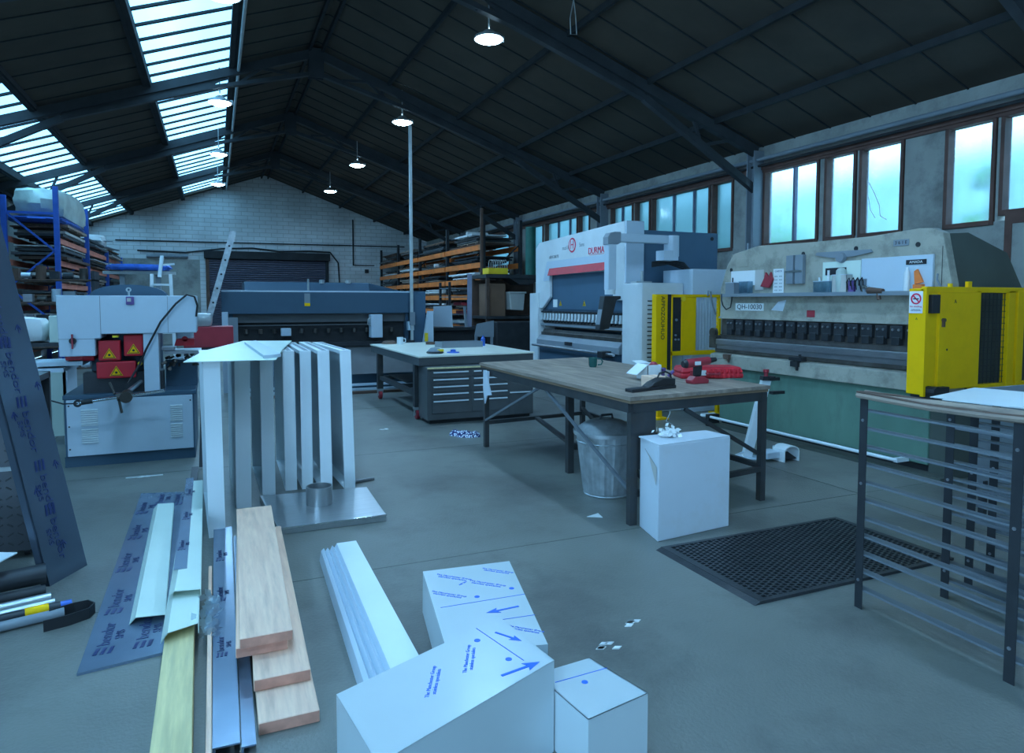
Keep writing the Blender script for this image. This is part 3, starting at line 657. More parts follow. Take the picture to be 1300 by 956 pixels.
P('access_slot', MB().box(Q-.05, 6.35, .42, Q-.04, 6.38, .60), 'darkgreen', lb)
P('body_bolt', MB().cyl((Q-.05, 6.62, .70), (Q-.04, 6.62, .70), .02, n=12).cyl((Q-.05, 4.5, .68), (Q-.04, 4.5, .68), .015, n=12), 'black', lb)
P('lower_black_toe', MB().box(Q+.0, 4.05, .0, Q+.14, 6.98, .10), 'black', t)  # black toe below the green body
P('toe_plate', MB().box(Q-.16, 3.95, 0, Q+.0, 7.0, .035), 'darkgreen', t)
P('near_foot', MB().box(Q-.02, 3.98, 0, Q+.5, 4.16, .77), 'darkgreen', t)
P('foot_rod', MB().cyl((Q-.19, 4.35, .12), (Q-.19, 7.15, .12), .018, n=12).box(Q-.2, 7.1, .1, Q-.0, 7.14, .14).box(Q-.2, 4.34, .1, Q-.0, 4.38, .14), 'white', t, smooth=True)
P('foot_rod_clip', MB().box(Q-.22, 6.97, 0, Q-.05, 7.03, .15), 'black', t)
P('end_bracket', MB().box(Q-.06, 7.05, 1.0, Q+.1, 7.18, 1.16).cyl((Q-.07, 7.11, 1.2), (Q-.02, 7.11, 1.2), .06, n=16), 'tool', t)
for y in (5.62, 6.72):
    P('ledge_catch', MB().box(Q-.14, y, .88, Q-.08, y+.10, .94).cyl((Q-.12, y+.02, .90), (Q-.12, y+.02, .84), .015, n=8), 'rust' if y > 6 else 'black', t)
P('finger_block', MB().box(Q-.12, 5.58, .945, Q-.04, 5.76, .985).cyl((Q-.1, 5.62, .98), (Q-.1, 5.62, 1.02), .015, n=8), 'black', t)
P('tool_shelf', MB().box(Q-.11, 4.25, 1.67, Q+.0, 6.88, 1.685).box(Q-.115, 4.25, 1.66, Q-.105, 6.88, 1.70), 'mid_grey', t)
P('back_board', MB().box(Q-.012, 4.95, 1.69, Q-.002, 5.42, 2.02), 'cream', t)
P('control_plate', MB().box(Q-.03, 4.18, 1.69, Q-.002, 4.93, 2.03), 'pale_grey', t, bev=.004)
P('dark_label', MB().box(Q-.018, 5.12, 1.88, Q-.012, 5.38, 1.955), 'inkblack', t)
P('name_label', MB().box(Q-.036, 4.24, 1.945, Q-.03, 4.44, 1.99), 'inkblack', t)
TX('name_label_lettering', 'AMADA', .034, 'paper', t, (Q-.037-6.2, 4.34-5.5, 1.967), FX, 1.1)
TX('model_lettering', 'QH-10030', .085, 'inkblack', t, (Q-.004-6.2, 6.52-5.5, 1.535), FX, 1.15)
P('model_plate', MB().box(Q-.003, 6.28, 1.49, Q-.001, 6.76, 1.58), 'paper', t)
P('white_smear', MB().prism([(Q-.003, 6.16, 1.50), (Q-.003, 5.98, 1.49), (Q-.003, 5.93, 1.62), (Q-.003, 6.05, 1.6)], (.002, 0, 0)), 'card', t)
P('red_sticker', MB().box(Q-.004, 5.52, 1.43, Q-.001, 5.63, 1.505), 'reddark', t)
P('raised_plate', MB().box(Q-.006, 6.55, 2.03, Q-.001, 6.75, 2.13), 'beige', t, bev=.002)
for y, z in ((5.70, 2.13), (4.35, 2.13), (6.85, 2.0), (5.02, 2.14)):
    P('plate_hole', MB().cyl((Q-.005, y, z), (Q+.0, y, z), .024, n=14), 'black', t)
P('central_boss', MB().lathe((Q-.05, 5.18, 2.06), [(0, 0), (.05, .0), (.06, .04)], 20, (1, 0, 0)).prism([(Q-.02, 5.52, 2.10), (Q-.02, 5.3, 2.06), (Q-.02, 5.06, 2.06), (Q-.02, 4.82, 2.09), (Q-.02, 4.84, 2.12), (Q-.02, 5.5, 2.13)], (.02, 0, 0)), 'mid_grey', t)
P('number_plate', MB().box(Q-.006, 4.44, 2.13, Q-.001, 4.60, 2.19), 'mid_grey', t)
TX('number_plate_lettering', '3 6 1 E', .045, 'inkblack', t, (Q-.007-6.2, 4.52-5.5, 2.16), FX)
P('top_lug', MB().cyl((Q+.05, 6.62, 2.24), (Q+.05, 6.62, 2.32), .014, n=8), 'mid_grey', t)
P('panel_seam', MB().box(Q-.003, 4.11, 1.42, Q-.001, 4.115, 2.1), 'inkblack', t)
P('cable_hook', MB().tube([(Q-.02, 7.0, 1.7), (Q-.03, 6.99, 1.62), (Q-.03, 6.96, 1.55), (Q-.03, 6.9, 1.50), (Q-.03, 6.82, 1.53), (Q-.03, 6.80, 1.62), (Q-.02, 6.80, 1.9)], .008, 6), 'black', t, smooth=True)
P('side_hook', MB().tube([(Q-.02, 4.14, 1.85), (Q-.04, 4.13, 1.80), (Q-.03, 4.08, 1.70)], .01, 6), 'mid_grey', t, smooth=True)

# things kept on its shelf
GS = 'things on the tool shelf of the old press'
def tub(y0, y1, z1, m_, lab, d=.08, cat='tub'):
    t = T('plastic_tub', lab, cat, (Q-.06, (y0+y1)/2, 1.685), 0, GS)
    a, b = Q-.10, Q-.10+d
    mb = MB().box(a, y0, 1.686, a+.004, y1, z1).box(b-.004, y0, 1.686, b, y1, z1).box(a, y0, 1.686, b, y0+.004, z1).box(a, y1-.004, 1.686, b, y1, z1).box(a, y0, 1.686, b, y1, 1.69)
    P('tub_wall', mb, m_, t)
    P('rim', MB().box(a-.004, y0-.004, z1-.006, a+.003, y1+.004, z1).box(a, y0-.004, z1-.006, b, y0, z1).box(a, y1, z1-.006, b, y1+.004, z1), 'pale_grey', t)
    return t
tub(6.68, 6.84, 1.84, 'mid_grey', 'grey open tub at the far end of the press shelf')
P('contents', MB().box(Q-.08, 6.70, 1.69, Q-.04, 6.82, 1.80), 'paper', tub(6.45, 6.60, 1.85, 'clearplastic', 'clear tub with papers, second from the far end of the press shelf'))
P('contents', MB().cyl((Q-.06, 5.30, 1.69), (Q-.06, 5.30, 1.93), .012, n=8).cyl((Q-.05, 5.4, 1.69), (Q-.06, 5.42, 1.86), .01, n=8), 'paper', tub(5.25, 5.46, 1.82, 'clearplastic', 'clear tub with a white marker standing in it, under the cream board'))
P('bag_liner', MB().lathe((Q-.06, 5.14, 1.70), [(.0, .0), (.045, .0), (.055, .12), (.05, .22), (.03, .245), (0, .25)], 14), 'bag', tub(5.04, 5.22, 1.88, 'skin', 'pale tub lined with a bag in the middle of the press shelf'))
tub(4.95, 5.02, 1.82, 'purple', 'small purple tub beside the bag-lined tub')
tub(4.86, 4.93, 1.83, 'mid_grey', 'dark grey box against the pale control plate', cat='box')
S('roll_of_tape', MB().lathe((Q-.10, 4.83, 1.72), [(.02, 0), (.045, 0), (.045, .04), (.02, .04), (.02, 0)], 20, (1, 0, 0)), 'chrome', 'shiny roll hanging on the shelf front beneath the dark grey box', 'roll', GS, smooth=True)
S('air_tool', MB().cyl((Q-.10, 4.78, 1.71), (Q-.10, 4.62, 1.70), .035, .025, 14).cyl((Q-.10, 4.68, 1.7), (Q-.10, 4.66, 1.62), .018, n=10), 'rust', 'dark air tool resting on the shelf below the control plate', 'tool', GS, smooth=True)
CL = ('wire clip farthest along the shelf, beside the bag-lined tub', 'second wire clip along the press shelf', 'third wire clip along the press shelf', 'wire clip nearest the dark grey box on the press shelf')
for k in range(4):
    S('wire_clip', MB().tube([(Q-.10, 5.02-.05*k, 1.72), (Q-.11, 5.03-.05*k, 1.80), (Q-.11, 5.0-.05*k, 1.84), (Q-.11, 4.985-.05*k, 1.80), (Q-.105, 4.99-.05*k, 1.76)], .006, 6), 'black', CL[k], 'clip', GS, smooth=True)
S('notice_sheet', MB().box(Q-.02, 5.96, 1.70, Q-.015, 6.12, 1.98), 'paper', 'white notice sheet of small black entries on the old press', 'notice', None)
no = bpy.data.objects['notice_sheet']
for k in range(5):
    for j in range(2): TX('notice_lettering', '==', .035, 'inkblack', no, (-.004, .035-.07*j, .03+.04*k), FX, 1.2)
TX('notice_lettering', 'CHECK', .028, 'ink', no, (-.004, 0, .25), FX, 1.2)
S('wall_paper', MB().box(Q-.012, 6.42, 1.80, Q-.006, 6.84, 1.98), 'paper', 'blank white paper taped above the grey tub on the old press', 'paper')
S('wall_paper', MB().box(Q-.014, 6.28, 1.74, Q-.006, 6.42, 1.98), 'skin', 'buff paper bag hanging left of the dark glove on the old press', 'paper')
S('work_glove', MB().prism([(Q-.05, 6.30, 1.78), (Q-.05, 6.16, 1.76), (Q-.05, 6.10, 1.86), (Q-.05, 6.12, 1.90), (Q-.05, 6.14, 1.95), (Q-.05, 6.17, 1.89), (Q-.05, 6.22, 1.95), (Q-.05, 6.24, 1.88)], (.03, 0, 0)), 'reddark', 'dark red and black glove hung beside the white notice sheet', 'glove', bev=.008)
t = T('document_holder', 'two blue-grey document slots beside the white notice sheet', 'holder', (Q-.03, 5.78, 1.72))
P('slot', MB().box(Q-.05, 5.80, 1.80, Q-.002, 5.90, 2.12), 'mid_grey', t, bev=.003); P('slot', MB().box(Q-.05, 5.66, 1.80, Q-.002, 5.77, 2.12), 'mid_grey', t, bev=.003)
P('clip', MB().box(Q-.06, 5.66, 1.93, Q-.05, 5.90, 1.95), 'chrome', t)
S('spray_can', MB().lathe((Q-.07, 4.40, 1.70), [(0, 0), (.026, 0), (.026, .17), (.012, .20), (.012, .22), (0, .22)], 16), 'paper', 'white spray bottle on the shelf at the near end of the old press', 'bottle', GS, smooth=True)
S('trigger_tool', MB().prism([(Q-.06, 4.33, 1.76), (Q-.06, 4.25, 1.78), (Q-.06, 4.31, 1.90), (Q-.06, 4.34, 1.88)], (.02, 0, 0)).box(Q-.07, 4.25, 1.70, Q-.02, 4.34, 1.76), 'orange', 'small orange cone-shaped tool beside the white spray bottle', 'tool', GS)

# ---------------------------------------------------------------- near yellow guard
t = T('machine_guard', 'big yellow guard cabinet with a no smoking sign beside the old press', 'safety guard', (6.2, 4.0, 0))
P('front_post', MB().box(5.60, 3.97, .79, 5.75, 4.13, 1.715), 'yellow', t, bev=.006)
P('front_edge', MB().box(5.58, 3.955, .78, 5.61, 3.985, 1.72), 'yellow', t)
P('door', MB().box(5.76, 3.955, .83, 6.28, 3.97, 1.68), 'yellow', t, bev=.004)
P('frame', MB().box(5.75, 3.965, .79, 5.80, 4.02, 1.70).box(5.60, 3.96, 1.68, 7.75, 4.02, 1.73).box(6.26, 3.96, .80, 6.32, 4.02, 1.70).box(6.72, 3.96, .80, 6.82, 4.02, 1.70).box(6.85, 3.955, .80, 6.95, 4.02, 1.70).box(6.28, 3.965, .80, 7.75, 4.02, .85).box(7.7, 3.96, 0, 7.75, 4.02, 1.7).box(6.85, 3.97, 0, 6.95, 4.02, .8), 'yellow', t, bev=.004)
mp = MB(); mesh_panel(mp, 6.32, 6.72, .85, 1.68, 3.99, .055, .0025); mesh_panel(mp, 6.95, 7.7, .85, 1.68, 3.99, .055, .0025); P('mesh', mp, 'char', t)
P('dark_box', MB().box(5.63, 3.93, 1.50, 5.73, 3.97, 1.66), 'black', t, bev=.004)
P('lock', MB().cyl((5.80, 3.93, 1.44), (5.80, 3.955, 1.44), .016, n=12).box(5.79, 3.935, 1.38, 5.81, 3.955, 1.43), 'rust', t)
P('key_hole', MB().cyl((5.87, 3.953, 1.18), (5.87, 3.957, 1.18), .01, n=10), 'black', t)
P('pivot_foot', MB().box(5.62, 3.9, .76, 5.84, 4.1, .86).cyl((5.66, 3.88, .82), (5.66, 4.0, .82), .05, n=16), 'black', t)
P('mounting_arm', MB().box(5.75, 4.02, .80, 6.05, 4.12, .92), 'char', t)
P('lug', MB().box(6.15, 3.97, 1.73, 6.2, 4.0, 1.78).cyl((5.92, 3.98, 1.73), (5.92, 3.98, 1.76), .02, n=10), 'yellow', t)
sg = P('no_smoking_sign', MB().box(5.592, 3.99, 1.50, 5.599, 4.12, 1.69), 'paper', t)
P('prohibition_ring', MB().lathe((5.588, 4.055, 1.625), [(.036, 0), (.048, 0), (.048, .003), (.036, .003), (.036, 0)], 28, (1, 0, 0)).bar((5.589, 4.085, 1.655), (5.589, 4.025, 1.595), .003, .010), 'inkred', sg)
P('cigarette', MB().box(5.587, 4.03, 1.620, 5.590, 4.08, 1.629), 'inkblack', sg)
TX('sign_lettering', 'No smoking', .022, 'inkred', sg, (5.589-6.2, .055, 1.558), FX)
TX('sign_lettering', 'It is against the law to\nsmoke in these premises', .0095, 'ink', sg, (5.589-6.2, .055, 1.528), FX)
TX('door_mark', 'A', .05, 'inkblack', t, (5.96-6.2, 3.953-4.0, 1.60), FY)
TX('door_mark', 'A', .03, 'inkblack', t, (5.597-6.2, .05, 1.45), FX)
# near panel standing behind the slatted racks
t = T('folding_panel', 'grey wheeled sheet panel behind the slatted rack under the yellow guard', 'panel', (5.2, 3.2, 0))
P('sheet', MB().prism([(5.0, 3.12, .35), (5.03, 3.12, .28), (5.12, 3.12, .25), (6.2, 3.12, .25), (6.2, 3.12, .98), (5.0, 3.12, .98)], (0, .02, 0)), 'mid_grey', t)
P('leg', MB().box(5.08, 3.11, 0, 5.12, 3.15, .3), 'char', t); P('leg', MB().box(6.1, 3.11, 0, 6.14, 3.15, .3), 'char', t)
# foot pedal console
t = T('foot_pedal', 'white foot pedal console with leaning column in front of the old press', 'foot pedal', (5.1, 5.3, 0))
P('base_plate', MB().lathe((4.98, 5.40, 0), [(0, 0), (.12, 0), (.12, .012), (0, .012)], 20), 'pale_grey', t)
P('column', MB().prism([(4.93, 5.40, .01), (5.01, 5.36, .01), (5.17, 5.28, .80), (5.09, 5.32, .80)], (.04, .08, 0)), 'white', t, bev=.006)
P('cap', MB().prism([(5.08, 5.31, .80), (5.19, 5.26, .80), (5.20, 5.26, .84), (5.09, 5.31, .84)], (.05, .10, 0)), 'black', t)
P('arm', MB().box(5.16, 5.25, .66, 5.32, 5.30, .69).box(5.14, 5.26, .80, 5.26, 5.30, .83), 'black', t)
P('stop_button', MB().cyl((5.15, 5.34, .84), (5.15, 5.34, .88), .02, n=12).cyl((5.15, 5.34, .88), (5.15, 5.34, .91), .03, n=14), 'reddark', t)
hood = MB()
for k in range(8):
    a0, a1 = math.pi*k/8, math.pi*(k+1)/8
    hood.prism([(5.26-.10*math.cos(a0), 5.08, .10+.06*math.sin(a0)), (5.26-.10*math.cos(a1), 5.08, .10+.06*math.sin(a1)), (5.26-.088*math.cos(a1), 5.08, .10+.05*math.sin(a1)), (5.26-.088*math.cos(a0), 5.08, .10+.05*math.sin(a0))], (0, .16, 0))
hood.box(5.16, 5.08, 0, 5.172, 5.24, .10).box(5.348, 5.08, 0, 5.36, 5.24, .10).box(5.16, 5.23, 0, 5.36, 5.24, .14)
P('pedal_hood', hood, 'white', t)
P('pedal', MB().prism([(5.18, 5.10, .02), (5.34, 5.10, .02), (5.34, 5.22, .06), (5.18, 5.22, .06)], (0, 0, .01)), 'black', t)
P('bridge', MB().box(5.0, 5.14, .03, 5.18, 5.30, .10), 'pale_grey', t, bev=.01)
P('cable', MB().tube([(4.96, 5.42, .06), (4.8, 5.4, .03), (4.6, 5.4, .01), (4.3, 5.5, .01)], .01, 8), 'pale_grey', t, smooth=True)

# ================================================================ GUILLOTINE AT THE REAR
t = T('guillotine', 'long dark blue guillotine shear across the rear of the workshop', 'guillotine', (1.8, 13.2, 0))
P('front_beam', MB().prism([(.10, 13.0, 1.38), (.10, 13.0, 1.78), (.10, 13.05, 1.80), (.10, 13.5, 1.80), (.10, 13.5, 1.38)], (3.38, 0, 0)), 'navy', t, bev=.008)
P('beam_edge', MB().box(.10, 12.995, 1.775, 3.48, 13.03, 1.802), 'pale_grey', t)
P('top_hood', MB().prism([(.5, 13.5, 1.80), (.5, 13.6, 1.97), (.5, 14.6, 1.97), (.5, 14.8, 1.80)], (2.3, 0, 0)).prism([(2.8, 13.6, 1.97), (2.8, 13.6, 1.80), (3.5, 13.6, 1.80)], (0, 1.0, 0)), 'navy', t, bev=.008)
P('top_rod', MB().cyl((1.62, 13.4, 1.80), (1.62, 13.4, 2.03), .02, n=8).cyl((1.9, 13.6, 1.95), (1.9, 13.6, 2.02), .05, n=10).cyl((2.4, 13.6, 1.95), (2.4, 13.6, 2.02), .05, n=10), 'steel_pale', t)
P('sticker', MB().box(1.50, 12.99, 1.55, 1.60, 12.996, 1.75), 'mid_grey', t)
P('yellow_sticker', MB().box(1.50, 12.988, 1.52, 1.60, 12.996, 1.575), 'yellow', t)
P('side_plate', MB().prism([(.22, 13.05, .0), (.22, 13.05, 1.38), (.22, 14.6, 1.38), (.22, 14.6, 0)], (.06, 0, 0)), 'navy', t)
P('side_plate', MB().prism([(3.40, 13.05, .0), (3.40, 13.05, 1.38), (3.40, 14.6, 1.38), (3.40, 14.6, 0)], (.06, 0, 0)), 'navy', t)
P('end_post', MB().box(.10, 12.9, 0, .20, 13.0, 1.42), 'pale_grey', t, bev=.006)
P('end_cover', MB().box(.2, 12.95, .6, .36, 13.05, 1.32), 'mid_grey', t, bev=.006)
P('end_frame', MB().box(3.50, 12.95, .2, 3.78, 13.4, 1.80), 'blue', t, bev=.008)
P('end_bracket', MB().prism([(3.66, 12.7, .2), (3.66, 12.7, .80), (3.76, 12.7, 1.42), (3.86, 12.7, 1.42), (3.86, 12.7, .2)], (0, .1, 0)), 'pale_grey', t)
P('blade_holder', MB().box(.28, 13.12, 1.22, 3.40, 13.16, 1.38), 'cabinet', t)
P('blade_gap', MB().box(.28, 13.2, .5, 3.40, 13.26, 1.22), 'black', t)
P('clamp_bar', MB().box(.35, 13.08, 1.16, 2.95, 13.12, 1.18), 'cabinet', t)
for i in range(12):
    P('hold_down', MB().cyl((.5+i*.24, 13.12, 1.02), (.5+i*.24, 13.12, 1.10), .035, n=12), 'tool', t)
P('gearbox_cover', MB().box(2.68, 12.82, .92, 2.90, 13.05, 1.36), 'pale_grey', t, bev=.012)
P('cover_loop', MB().tube([(2.68, 12.84, 1.30), (2.63, 12.84, 1.27), (2.62, 12.84, 1.18), (2.68, 12.84, 1.15)], .012, 8), 'steel_pale', t)
P('small_motor', MB().box(1.08, 12.9, .98, 1.25, 13.05, 1.12), 'pale_grey', t, bev=.01)
P('work_table', MB().box(.2, 12.75, .78, 3.5, 13.2, .86), 'char', t)
P('front_body', MB().prism([(.25, 12.85, .78), (.25, 12.5, .30), (.25, 12.5, .0), (.25, 13.1, .0), (.25, 13.1, .78)], (3.2, 0, 0)), 'navy', t)
P('chute', MB().prism([(2.2, 12.84, .80), (2.2, 12.32, .30), (2.2, 12.30, .30), (2.2, 12.82, .80)], (1.2, 0, 0)), 'cabinet', t)
P('chute_rib', MB().bar((2.75, 12.82, .79), (2.85, 12.35, .32), .05, .03).bar((1.9, 12.82, .79), (1.9, 12.35, .32), .05, .03), 'char', t)
P('tray_rail', MB().box(.3, 12.2, .10, 3.6, 12.24, .14).box(.3, 12.0, .04, 3.6, 12.06, .08).box(.3, 12.0, 0, .36, 12.4, .12).box(3.5, 12.0, 0, 3.56, 12.4, .12), 'pale_grey', t)
P('front_sill', MB().box(.3, 11.85, 0, 3.7, 11.93, .045), 'rust', t)
P('yellow_hook', MB().box(3.68, 12.66, .84, 3.74, 12.7, 1.0), 'lime', t)
P('white_meter', MB().box(3.40, 12.85, 1.05, 3.52, 12.95, 1.22), 'pale_grey', t)

# ================================================================ IRONWORKER AT THE LEFT
Yf = 7.65
t = T('ironworker', 'pale grey ironworker punching machine with red guards at the left', 'ironworker', (-.78, 8.1, 0))
P('plinth', MB().box(-1.36, Yf+.02, 0, -.22, 8.9, .10), 'navy', t)
b_ = P('base_cabinet', MB().box(-1.35, Yf+.01, .10, -.22, 8.9, .66), 'blue', t, bev=.006)
fp = P('front_panel', MB().box(-1.33, Yf-.01, .11, -.235, Yf+.01, .655), 'pale_grey', t, bev=.004)
for x0_, x1_ in ((-1.21, -1.07), (-.44, -.33)):
    v = MB()
    for i in range(16):
        if i != 7: v.prism([(x0_, Yf-.012, .24+i*.021), (x1_, Yf-.012, .24+i*.021), (x1_, Yf-.022, .232+i*.021), (x0_, Yf-.022, .232+i*.021)], (0, 0, .006))
    P('louvres', v, 'offwhite', fp)
P('panel_screws', MB().cyl((-1.31, Yf-.014, .6), (-1.31, Yf-.01, .6), .008, n=8).cyl((-.255, Yf-.014, .6), (-.255, Yf-.01, .6), .008, n=8).cyl((-1.31, Yf-.014, .18), (-1.31, Yf-.01, .18), .008, n=8).cyl((-1.31, Yf-.014, .4), (-1.31, Yf-.01, .4), .008, n=8), 'black', fp)
P('deck', MB().box(-1.36, Yf-.0, .66, -.2, 8.95, .70), 'navy', t, bev=.004)
P('body', MB().box(-1.16, 8.0, .70, -.55, 8.6, 1.30), 'navy', t)
P('lower_block', MB().box(-1.2, Yf+.1, .70, -.5, 8.0, .90), 'char', t); P('rear_block', MB().box(-.5, 8.1, .7, -.2, 8.6, .98), 'navy', t)
P('head', MB().prism([(-1.385, Yf, 1.66), (-1.37, Yf, 1.075), (-1.075, Yf, 1.075), (-1.075, Yf, 1.245), (-1.02, Yf, 1.245), (-1.02, Yf, 1.285), (-.18, Yf, 1.285), (-.17, Yf, 1.66)], (0, .5, 0)), 'pale_grey', t, bev=.008)
for q_ in ((-1.025, 1.245, -1.02, 1.655), (-1.375, 1.24, -1.03, 1.244), (-.44, 1.29, -.436, 1.655)): P('panel_seam', MB().box(q_[0], Yf-.003, q_[1], q_[2], Yf-.001, q_[3]), 'mid_grey', t)
P('pillar', MB().box(-.665, Yf+.02, .70, -.53, Yf+.3, 1.29), 'pale_grey', t, bev=.006)
dm = MB()
for k in range(12):
    a0, a1 = math.pi*k/12, math.pi*(k+1)/12
    dm.prism([(-.83+.36*math.cos(a0), 8.2, 1.66+.12*math.sin(a0)), (-.83+.36*math.cos(a1), 8.2, 1.66+.12*math.sin(a1)), (-.83, 8.2, 1.60)], (0, .25, 0))
P('top_hump', dm, 'navy', t)
P('lifting_eye', MB().cyl((-.80, 7.9, 1.66), (-.80, 7.9, 1.70), .01, n=8).lathe((-.80, 7.88, 1.72), [(.012, 0), (.024, 0), (.024, .02), (.012, .02), (.012, 0)], 16, (0, 1, 0)), 'steel_pale', t)
kn = P('selector_knob', MB().cyl((-1.255, Yf-.03, 1.225), (-1.255, Yf, 1.225), .03, n=16), 'black', t)
P('knob_bar', MB().box(-1.262, Yf-.05, 1.15, -1.248, Yf-.03, 1.29), 'reddark', kn)
sb = P('purple_box', MB().box(-.80, Yf-.02, 1.57, -.73, Yf, 1.65), 'purple', t, bev=.006)
P('sticker', MB().box(-.79, Yf-.023, 1.60, -.755, Yf-.02, 1.635), 'skin', sb)
for (x0, x1, z0, z1) in ((-1.06, -.87, 1.02, 1.22), (-.84, -.67, 1.06, 1.27), (-1.08, -.74, .845, 1.01)):
    g = P('red_guard', MB().box(x0, Yf+.06, z0, x1, Yf+.16, z1), 'red', t, bev=.012)
    warn_tri(g, ((x0+x1)/2+.0, Yf+.06, z0+.06), .058, 'y')
P('red_guard', MB().box(-1.34, Yf+.1, 1.03, -1.1, Yf+.3, 1.08).cyl((-1.2, Yf+.12, 1.05), (-1.1, Yf+.12, 1.05), .03, n=12), 'red', t, bev=.006)
P('small_knob', MB().cyl((-.70, Yf+.02, .985), (-.70, Yf+.07, .985), .02, n=10).box(-.93, Yf+.02, 1.25, -.88, Yf+.1, 1.27), 'lime', t)
P('punch_cylinder', MB().cyl((-.30, 8.0, 1.22), (-.30, 8.0, 1.30), .085, n=24), 'pale_grey', t, smooth=True)
P('punch_guard', MB().prism([(-.40, 7.9, 1.14), (-.21, 7.9, 1.14), (-.21, 7.9, 1.21), (-.38, 7.9, 1.21)], (0, .2, 0)).cyl((-.3, 7.9, 1.21), (-.3, 8.1, 1.21), .03, n=12), 'red', t, bev=.004)
P('punch_table', MB().box(-.5, 7.85, 1.06, -.15, 8.3, 1.09).box(-.52, 7.9, 1.10, -.4, 8.1, 1.13), 'bright', t)
cl = MB()
for k in range(26):
    x, y, z = random.uniform(-.5, -.2), random.uniform(7.9, 8.3), random.uniform(.88, 1.05)
    cl.cyl((x, y, z), (x+random.uniform(-.05, .05), y-.03, z+random.uniform(-.03, .03)), random.uniform(.008, .022), n=8)
P('punch_fittings', cl, 'tool', t)['kind'] = 'stuff'
P('stop_rod', MB().cyl((-1.18, Yf-.22, .655), (-.47, Yf-.22, .735), .016, n=14), 'chrome', t, smooth=True)
P('rod_end', MB().lathe((-1.20, Yf-.23, .65), [(.015, 0), (.035, 0), (.035, .025), (.015, .025), (.015, 0)], 16, (0, 1, 0)).cyl((-1.17, Yf-.22, .656), (-1.08, Yf-.22, .667), .024, n=12), 'black', t)
P('rod_clamp', MB().cyl((-.80, Yf-.27, .69), (-.80, Yf-.15, .70), .055, n=16).cyl((-.88, Yf-.22, .69), (-.83, Yf-.22, .70), .04, n=12).cyl((-.86, Yf-.24, .66), (-.84, Yf-.24, .54), .012, n=8).cyl((-.90, Yf-.2, .72), (-.95, Yf-.1, .82), .012, n=8), 'tool', t)
P('rod_arm', MB().cyl((-.82, Yf-.2, .71), (-.70, Yf+.12, .80), .022, n=12), 'stainless', t, smooth=True)
P('hose', MB().tube([(-.18, Yf-.0, 1.45), (-.165, Yf-.02, 1.56), (-.19, Yf-.04, 1.65), (-.26, Yf-.05, 1.67), (-.36, Yf-.06, 1.58), (-.50, Yf-.06, 1.40), (-.64, Yf-.04, 1.12), (-.70, Yf+.0, .98), (-.80, Yf-.1, .80)], .010, 8), 'black', t, smooth=True)
P('hose', MB().tube([(-1.2, Yf-.22, .65), (-1.32, Yf-.2, .65), (-1.45, Yf-.2, .70), (-1.6, Yf-.2, .80)], .007, 6), 'black', t, smooth=True)
P('side_table', MB().box(-1.62, Yf+.1, .98, -1.2, Yf+.5, 1.02).box(-1.60, Yf+.1, .92, -1.36, Yf+.5, .96), 'pale_grey', t)
P('side_table_leg', MB().box(-1.6, Yf+.2, 0, -1.56, Yf+.24, .92), 'pale_grey', t)

# ================================================================ PLYWOOD BENCH (middle)
BT = .93
t = T('workbench', 'big plywood topped steel workbench with crossed braces in the middle', 'workbench', (3.35, 5.5, 0))
P('tabletop', MB().prism([(2.66, 7.03, BT-.028), (2.66, 4.04, BT-.028), (4.06, 4.16, BT-.028), (4.08, 7.20, BT-.028)], (0, 0, .028)), 'ply', t)
P('tabletop_edge', MB().prism([(2.668, 7.02, BT-.05), (2.668, 4.05, BT-.05), (4.05, 4.17, BT-.05), (4.07, 7.19, BT-.05)], (0, 0, .021)), 'plyedge', t)
P('top_frame', MB().bar((2.70, 4.09, BT-.085), (2.70, 7.0, BT-.085), .05, .07).bar((2.70, 4.09, BT-.085), (4.02, 4.2, BT-.085), .05, .07).bar((4.02, 4.2, BT-.085), (4.04, 7.15, BT-.085), .05, .07).bar((2.7, 7.0, BT-.085), (4.04, 7.15, BT-.085), .05, .07).box(3.3, 4.2, BT-.12, 3.36, 7.0, BT-.05), 'tablesteel', t)
P('leg', MB().box(2.68, 4.06, 0, 2.74, 4.11, BT-.12), 'tablesteel', t)
P('leg_plate', MB().box(2.74, 4.07, .40, 2.90, 4.10, BT-.12), 'tablesteel', t)
P('leg', MB().box(3.98, 4.16, 0, 4.03, 4.21, BT-.05), 'tablesteel', t)
P('leg', MB().box(2.69, 6.94, 0, 2.74, 6.99, BT-.12), 'tablesteel', t)
P('leg', MB().box(3.98, 7.08, 0, 4.03, 7.13, BT-.12), 'tablesteel', t)
P('leg', MB().box(2.98, 5.55, 0, 3.04, 5.61, BT-.12), 'tablesteel', t)
P('brace', MB().bar((2.70, 6.94, .30), (2.70, 5.55, BT-.10), .02, .022).bar((2.70, 4.12, .25), (2.70, 5.50, BT-.10), .02, .022), 'slat', t)
P('brace', MB().bar((3.2, 4.13, .80), (3.98, 4.19, .38), .02, .03).bar((3.05, 4.2, .10), (3.95, 7.0, .35), .03, .03), 'tablesteel', t)
P('lower_rail', MB().bar((2.73, 6.96, .27), (4.0, 7.1, .27), .04, .04).bar((3.35, 7.0, .27), (3.1, 5.6, .22), .05, .03).bar((4.0, 4.2, .28), (4.0, 7.1, .28), .04, .04).bar((2.74, 4.09, .22), (4.0, 4.18, .26), .04, .04), 'tablesteel', t)
S('hanging_cloth', MB().prism([(2.66, 6.88, .86), (2.66, 6.72, .86), (2.66, 6.76, .62), (2.66, 6.84, .50), (2.66, 6.89, .66)], (-.012, 0, 0)).prism([(2.645, 6.78, .87), (2.645, 6.62, .62), (2.645, 6.75, .60)], (-.01, 0, 0)), 'card', 'pale rag hanging from the far left corner of the plywood bench', 'cloth')
GT = 'things on the plywood bench'
